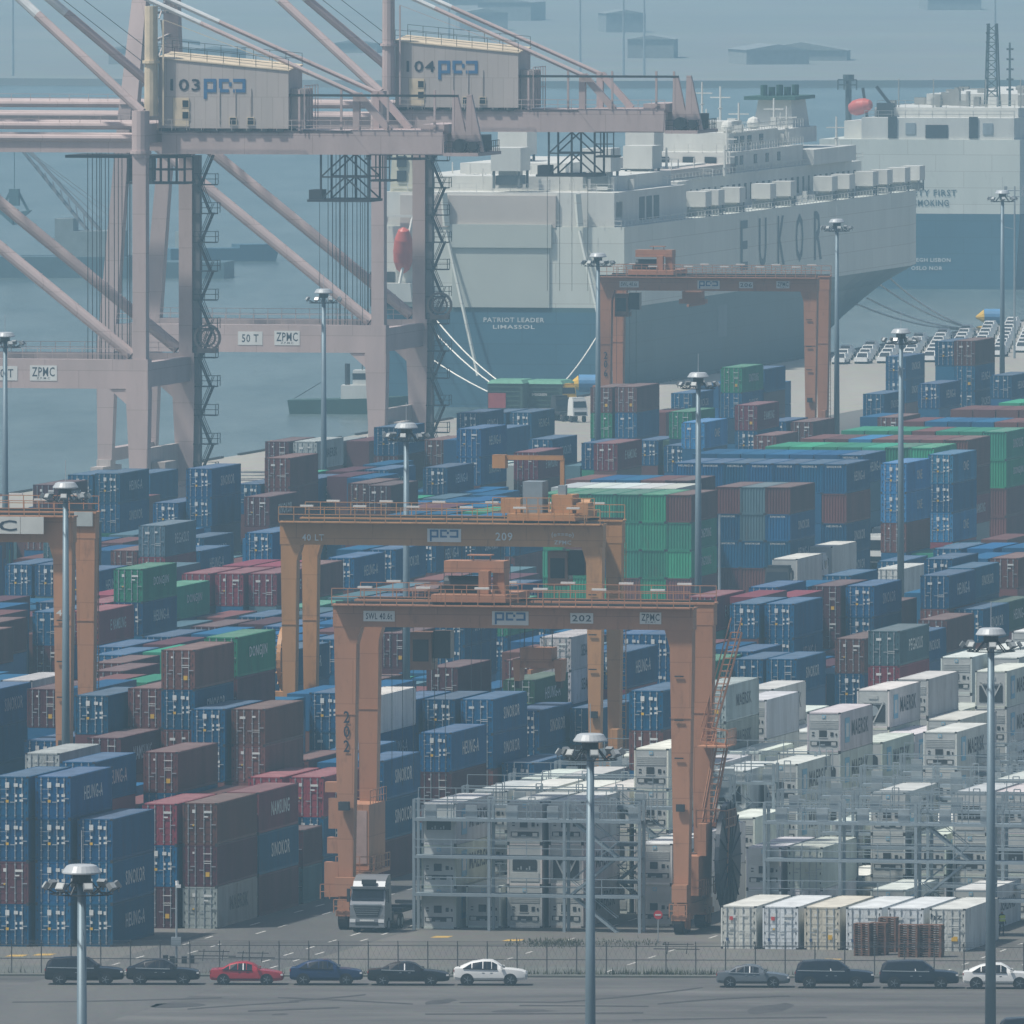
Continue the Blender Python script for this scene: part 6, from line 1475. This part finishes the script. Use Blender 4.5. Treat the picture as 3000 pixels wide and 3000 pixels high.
mb = MB(); mb.tube((0,0,0),(0,0,5.45),.075,.06,8); mb.build('post', STEEL, t); mb = MB(); mb.box(-.02,.3,-.25,.1,5.05,5.25); mb.tube((.05,0,5.2),(.05,0,5.5),.12,n=8); mb.build('camera', CARW, t)
mb = MB(); mb.box(-.35,.3,-.2,.1,1.15,1.75); mb.build('control_box', STEEL, t); mb = MB()
for x in (-.9,-.45,.35,.85): mb.box(x,x+.35,-.4,.1,.02,.42+.15*abs(x))
mb.build('battery', DARKST, t)
for k, (x, y) in enumerate(((620,2815),(735,2820),(1980,2795))):
    p = px(x,y); mb = MB(); mb.bar((p.x-1.5,p.y,.35),(p.x+1.6,p.y+.2,.3),.05); mb.bar((p.x-.9,p.y,.65),(p.x+1.2,p.y+.1,.62),.05); mb.bar((p.x-.6,p.y,0),(p.x-.5,p.y,.8),.05); mb.bar((p.x+.7,p.y,0),(p.x+.8,p.y,.75),.05)
    tag(mb.build('barrier', DARKST), ('low steel barrier left of the red car behind the fence','low steel barrier above the red car','low steel barrier near the grey saloon')[k], 'barrier')
# ------------------------------------------------------------------ person in a yellow vest
def person(p, rz, lab):
    t = empty('person', p, rz, lab, 'person')
    V = [(0,0,.95),(0,0,1.2),(0,.01,1.42),(0,.0,1.53),(0,-.01,1.64),(.1,0,.9),(.11,-.05,.5),(.11,.02,.08),(.11,-.12,.04),(-.1,0,.9),(-.12,.06,.5),(-.12,.14,.09),(-.12,.02,.04),(.2,.01,1.4),(.25,.03,1.13),(.24,-.1,.9),(.24,-.15,.82),(-.2,.01,1.4),(-.26,.04,1.13),(-.25,-.06,.9),(-.25,-.1,.82)]
    Ed = [(0,1),(1,2),(2,3),(3,4),(0,5),(5,6),(6,7),(7,8),(0,9),(9,10),(10,11),(11,12),(2,13),(13,14),(14,15),(15,16),(2,17),(17,18),(18,19),(19,20)]
    R = [.15,.15,.16,.06,.1,.1,.075,.05,.045,.1,.075,.05,.045,.075,.055,.04,.035,.075,.055,.04,.035]
    me = bpy.data.meshes.new('body'); me.from_pydata(V, Ed, []); o = link('body', me, t); me.materials.append(mat('work_clothes',(.03,.035,.05),.8))
    md = o.modifiers.new('skin', 'SKIN'); o.modifiers.new('sub', 'SUBSURF').levels = 1
    for v, r in zip(me.skin_vertices[0].data, R): v.radius = (r, r*.8)
    me.skin_vertices[0].data[0].use_root = True
    bpy.context.view_layer.update(); m2 = bpy.data.meshes.new_from_object(o.evaluated_get(bpy.context.evaluated_depsgraph_get())); o.modifiers.clear(); o.data = m2; m2.name = 'body'
    mb = MB(); mb.lathe((0,-.01,1.64), [(.0,-.12),(.06,-.1),(.085,-.02),(.085,.05),(.05,.1),(0,.11)], 12); mb.box(-.012,.012,-.115,-.08,1.6,1.64); mb.build('head', mat('skin',(.42,.25,.17),.6), t)
    mb = MB(); mb.lathe((0,-.01,1.69), [(.13,-.03),(.1,.0),(.09,.06),(.05,.1),(0,.11)], 12); mb.build('helmet', LETW, t)
    mb = MB(); mb.frus((-.19,.19,-.16,.16,1.0),(-.2,.2,-.15,.15,1.42)); mb.box(-.2,.2,-.17,.17,1.15,1.2,1); mb.build('vest', [mat('hi_vis_yellow',(.5,.62,.05),.6), LETW], t)
person(px(2935,2742), .4, 'person in dark clothes and a yellow vest by the right hand rack')
person(px(1664,1100), 0., 'person in a yellow vest walking on the quay left of the pair'); person(px(1672,1109), .6, 'person in a yellow vest walking on the quay, nearer of the pair')
# ------------------------------------------------------------------ silver lorry
t = empty('silver_lorry', px(1076,2733), -AL, 'silver lorry tractor with an empty chassis under the front gantry', 'lorry')
SIL = mat('lorry_silver', (.24,.255,.27), .35, .5, .05)
def solid(prof, x, mb, mi=0, inset=.0):
    n = len(prof); mb.poly([(-x+inset*(z > 2.2),y,z) for y, z in prof]+[(x-inset*(z > 2.2),y,z) for y, z in prof], [tuple(range(n)), tuple(range(2*n-1,n-1,-1))]+[(i,n+i,n+(i+1) % n,(i+1) % n) for i in range(n)], mi)
mb = MB(); solid([(.02,.75),(0,1.2),(.03,1.9),(.16,2.2),(.36,3.0),(.55,3.15),(2.25,3.3),(2.25,.75)], 1.22, mb, 0, .06); c_ = mb.build('cab', SIL, t)
mb = MB(); solid([(.5,3.1),(.75,3.5),(1.5,3.85),(2.25,3.9),(2.25,3.2)], 1.12, mb); mb.build('roof_deflector', SIL, c_); mb = MB(); mb.box(-1.18,1.18,.0,.34,3.0,3.16); mb.box(-.5,.5,.45,.6,3.3,3.62,1); mb.build('sun_visor', [mat('visor_grey',(.09,.1,.11),.4), DARKST], c_)
mb = MB(); mb.poly([(-1.12,.15,2.22),(1.12,.15,2.22),(1.08,.345,2.97),(-1.08,.345,2.97)], [(0,1,2,3)]); mb.poly([(-1.12,.12,2.2),(1.12,.12,2.2),(1.12,.15,2.22),(-1.12,.15,2.22)], [(0,1,2,3)]); mb.build('windscreen', GLASS, c_)
mb = MB(); mb.poly([(-.98,-.05,1.82),(.98,-.05,1.82),(.74,-.05,1.1),(-.74,-.05,1.1)], [(3,2,1,0)])
mb.box(-1.0,1.0,-.06,.0,1.9,1.98,1)
for k in range(4): mb.box(-.9+k*.05,.9-k*.05,-.07,-.05,1.7-k*.15,1.72-k*.15,1)
mb.build('grille', [DARKST, STEEL], c_)
mb = MB(); mb.frus((-1.23,1.23,-.12,.6,.38),(-1.23,1.23,-.08,.6,1.0)); mb.box(-.8,.8,-.135,-.11,.52,.75,1); mb.build('bumper', [SIL, DARKST], c_)
for s_ in (-1,1):
    mb = MB(); mb.box(s_*1.0-.2,s_*1.0+.2,-.14,-.1,.72,.95); mb.build('headlight', mat('lamp_glass',(.7,.72,.72),.1), c_)
    mb = MB(); mb.box(s_*1.36-.1,s_*1.36+.1,.1,.3,2.1,3.0); mb.bar((s_*1.2,.3,2.9),(s_*1.36,.2,2.9),.06); mb.build('mirror', DARKST, c_)
    mb = MB(); mb.box(*((1.2,1.232) if s_ > 0 else (-1.232,-1.2)),.6,1.35,2.15,2.95); mb.build('side_window', GLASS, c_)
mb = MB(); mb.box(-.5,.5,-.128,-.12,.8,.92); mb.build('number_plate', LETW, c_)
mb = MB(); mb.box(-.55,.55,2,14.5,.85,1.15); mb.box(-1.1,1.1,2.3,3.4,.5,1.3); mb.box(-1.2,1.2,5.5,6,1.1,1.35); mb.box(-1.2,1.2,14,14.5,1.1,1.35); mb.box(-1.2,1.2,9.8,10.2,1.1,1.3); mb.build('chassis', DARKST, t)
for y in (1.3,4.3,5.5,11.5,12.8,14.0):
    for s_ in (-1,1):
        mb = MB(); mb.tube((s_*1.22,y,.5),(s_*.8,y,.5),.5,n=18); w_ = mb.build('wheel', BLACK, t); mb = MB(); mb.tube((s_*1.235,y,.5),(s_*1.2,y,.5),.27,n=12); mb.build('rim', STEEL, w_)
# ------------------------------------------------------------------ parked cars (nose towards +x)
CARG = mat('car_glass', (.012,.016,.022), .08, 0, .03)
def car(L, H, W, kind, paint, trim):
    "stations: (x fraction, underside z, belt z, roof z or None, half width factor)"
    if kind == 'suv': st = [(0,.42,1.0,None,.88),(.015,.36,1.12,None,.95),(.035,.34,1.15,1.52,.98),(.10,.33,1.15,1.73,1),(.3,.33,1.13,1.79,1),(.45,.33,1.12,1.79,1),(.55,.33,1.11,1.75,1),(.63,.33,1.11,1.46,1),(.70,.33,1.13,None,1),(.8,.33,1.11,None,1),(.92,.34,1.05,None,.97),(.985,.36,.95,None,.9),(1,.42,.75,None,.82)]
    elif kind == 'coupe': st = [(0,.46,.98,None,.82),(.02,.38,1.08,None,.92),(.07,.34,1.11,None,.97),(.13,.33,1.10,1.28,1),(.25,.33,1.08,1.50,1),(.4,.33,1.06,1.615,1),(.52,.33,1.05,1.61,1),(.6,.33,1.04,1.42,1),(.69,.33,1.06,None,1),(.8,.33,1.03,None,1),(.92,.34,.95,None,.97),(.98,.36,.86,None,.88),(1,.42,.7,None,.78)]
    else: st = [(0,.42,.82,None,.82),(.02,.32,.96,None,.92),(.1,.28,1.0,None,.98),(.17,.26,.99,1.05,1),(.27,.26,.97,1.33,1),(.38,.26,.95,1.455,1),(.5,.26,.94,1.465,1),(.58,.26,.93,1.36,1),(.69,.26,.95,None,1),(.8,.26,.91,None,1),(.92,.27,.82,None,.96),(.98,.3,.73,None,.88),(1,.36,.6,None,.8)]
    k = H/{'suv':1.79,'coupe':1.615,'sedan':1.465}[kind]; t = empty('parked_car', (0,0,0)); hw = W/2
    mb = MB(); rows = []
    for x, zb_, zs, zr, wf in st:
        h = hw*wf; zs *= k; zb_ *= k; X = x*L
        if zr: zr *= k; rt = (.70 if kind == 'suv' else .62); ring = [(h*.88,zb_),(h,zb_+.18),(h*1.0,zs*.72),(h*.97,zs),(h*rt*1.12,zr-.06),(h*rt,zr)]
        else: ring = [(h*.88,zb_),(h,zb_+.18),(h*1.0,zs*.72),(h*.96,zs),(h*.7,zs+.03),(h*.4,zs+.045)]
        rows.append([(X,-y,z) for y, z in ring]+[(X,y,z) for y, z in ring[::-1]])
    n = 12
    for r in rows: mb.v += r
    for i in range(len(rows)-1):
        for j in range(n): a, b = i*n, (i+1)*n; mb.f.append((a+j,b+j,b+(j+1) % n,a+(j+1) % n)); mb.m.append(0)
    mb.f += [tuple(range(n))[::-1], tuple((len(rows)-1)*n+j for j in range(n))]; mb.m += [0,0]
    body = mb.build('body', paint, t); 
    for poly in body.data.polygons: poly.use_smooth = True
    body.data.validate()
    try:
        md = body.modifiers.new('es', 'EDGE_SPLIT'); md.split_angle = math.radians(28)
    except Exception: pass
    cab = [i for i, s in enumerate(st) if s[3]]
    # side glass, windscreen, rear window, a whisker proud of the shell
    for sd, js in ((-1,(3,4)),(1,(7,8))):
        for a_ in range(cab[0], cab[-1]):
            b_ = a_+1; g = MB(); q = [Vector(rows[i][j]) for i, j in ((a_,js[0]),(b_,js[0]),(b_,js[1]),(a_,js[1]))]; c = sum(q, Vector())/4
            q = [c+(v-c)*.9+Vector((0,sd*.012,.0)) for v in q]; g.poly(q, [(0,1,2,3)]); g.build('side_window', CARG, t)
        g = MB(); i0, i1 = cab[0], cab[-1]; 
        for a_ in range(i0,i1): p, q = Vector(rows[a_][js[0] if sd < 0 else js[1]]), Vector(rows[a_+1][js[0] if sd < 0 else js[1]]); g.bar(p+Vector((0,sd*.02,0)),q+Vector((0,sd*.02,0)),.055)
        g.build('window_trim', trim, t)
    for (a_, b_, nm) in ((cab[-1],cab[-1]+1,'windscreen'),(cab[0]-1,cab[0],'rear_window'),(cab[-2],cab[-1],'windscreen')):
        g = MB(); q = [Vector(rows[a_][4]),Vector(rows[b_][4]),Vector(rows[b_][7]),Vector(rows[a_][7])]; c = sum(q, Vector())/4; g.poly([c+(v-c)*.9+Vector((.02 if nm == 'windscreen' else -.02,0,.02)) for v in q], [(0,1,2,3)]); g.build(nm, CARG, t)
    wr = .37 if kind != 'sedan' else .345
    for x in (L*.185, L*.775):
        for s_ in (-1,1):
            g = MB(); g.tube((x,s_*(hw+.004),wr),(x,s_*(hw-.05),wr),wr+.07,n=20); g.build('wheel_arch', BLACK, t)
            g = MB(); g.tube((x,s_*(hw+.015),wr),(x,s_*(hw-.2),wr),wr,n=22); w_ = g.build('wheel', BLACK, t)
            g = MB()
            for q in range(5): a = q*1.2566; g.bar((x,s_*(hw+.025),wr),(x+wr*.68*math.cos(a),s_*(hw+.025),wr+wr*.68*math.sin(a)),.07,.02)
            g.tube((x,s_*(hw+.02),wr),(x,s_*(hw+.01),wr),wr*.72,n=18,mi=1); g.build('rim', [STEEL, DARKST], w_)
    for s_ in (-1,1):
        g = MB(); y0 = s_*hw*.72; z = st[-2][2]*k-.12; g.box(L*.965,L*.995,min(y0,y0+s_*.2),max(y0,y0+s_*.2),z,z+.1); g.build('headlight', mat('lamp_glass',(.7,.72,.72),.1), t)
        g = MB(); z = st[1][2]*k-.2; g.box(.0,.05,min(s_*hw*.55,s_*hw*.9),max(s_*hw*.55,s_*hw*.9),z,z+.14); g.build('tail_light', mat('lamp_red',(.35,.02,.02),.2), t)
        g = MB(); xm = L*.665; zm = st[8][2]*k+.02; g.box(xm-.1,xm+.08,min(s_*hw,s_*(hw+.17)),max(s_*hw,s_*(hw+.17)),zm,zm+.13); g.build('mirror', paint, t)
        for xd in (.39,.5):
            g = MB(); g.box(L*xd,L*xd+.16,s_*hw-.012,s_*hw+.02,.8*k,.83*k); g.build('door_handle', trim, t)
        g = MB(); g.box(L*.25,L*.7,s_*hw*.985-.01,s_*hw*.985+.025,.3*k,.36*k); g.build('sill', BLACK if paint is not BLACK else DARKST, t)
        g = MB(); zr = st[5][3]*k; zl = st[5][2]*k; g.bar((L*.455,s_*hw*.975,zl+.02),(L*.455,s_*hw*.72,zr-.09),.07,.02); g.build('pillar', CARW if kind != 'coupe' else BLACK, t)
    return t
def cpaint(n, c): return mat('car_paint_'+n, c, .22, .1, .03)
CB, CDB, CRD, CGR, CBL = cpaint('black',(.012,.013,.016)), cpaint('dark_blue',(.012,.018,.032)), cpaint('red',(.34,.022,.035)), cpaint('grey',(.12,.14,.16)), cpaint('blue',(.012,.03,.085))
CARS = [(132,362,2886,'suv',1.79,CB,STEEL,'black estate sized SUV parked beside the nearest mast'),(371,585,2886,'coupe',1.64,CB,STEEL,'black sloping roofed SUV with silver trim, behind the red car'),(616,831,2886,'sedan',1.5,CRD,BLACK,'red saloon car parked in the row'),(850,1063,2887,'coupe',1.66,CBL,BLACK,'deep blue sloping roofed SUV ahead of the red car'),(1078,1317,2888,'sedan',1.53,CB,STEEL,'long black saloon car with chrome window trim'),(1330,1545,2888,'coupe',1.66,CARW,BLACK,'white sloping roofed SUV ahead of the black saloon'),(2100,2315,2894,'sedan',1.48,CGR,STEEL,'mid grey saloon car alone in front of the white reefers'),(2330,2562,2896,'suv',1.82,CDB,STEEL,'dark navy SUV directly ahead of the grey saloon'),(2578,2810,2897,'suv',1.82,CDB,STEEL,'dark navy SUV directly behind the white one by the mast'),(2822,3037,2898,'coupe',1.66,CARW,BLACK,'white sloping roofed SUV half hidden by the mast'),(2925,3150,3068,'suv',1.8,CDB,STEEL,'dark SUV cut off at the bottom corner of the picture')]
for x0, x1, yb, kind, H_, pt, tr, lab in CARS:
    p = px(x0,yb); q = px(x1,yb); L_ = q.x-p.x; o = car(L_, H_, 1.9, kind, pt, tr); o.location = (p.x,p.y+.95,.005); o.rotation_euler = (0,0,math.atan(fs_)); tag(o, lab, 'car', 'cars parked along the fence')
# ------------------------------------------------------------------ haze
mb = MB(); mb.box(-640,640,-60,7600,-5,84)
m = bpy.data.materials.new('haze'); m.use_nodes = True; nt = m.node_tree; nt.nodes.clear()
out = nt.nodes.new('ShaderNodeOutputMaterial'); pv = nt.nodes.new('ShaderNodeVolumePrincipled'); pv.inputs['Color'].default_value = (*HAZE_COL,1); pv.inputs['Density'].default_value = HAZE_D; pv.inputs['Anisotropy'].default_value = .25
nt.links.new(pv.outputs[0], out.inputs['Volume'])
tag(mb.build('haze', m), 'thin even sea haze over the whole harbour', kind='stuff')
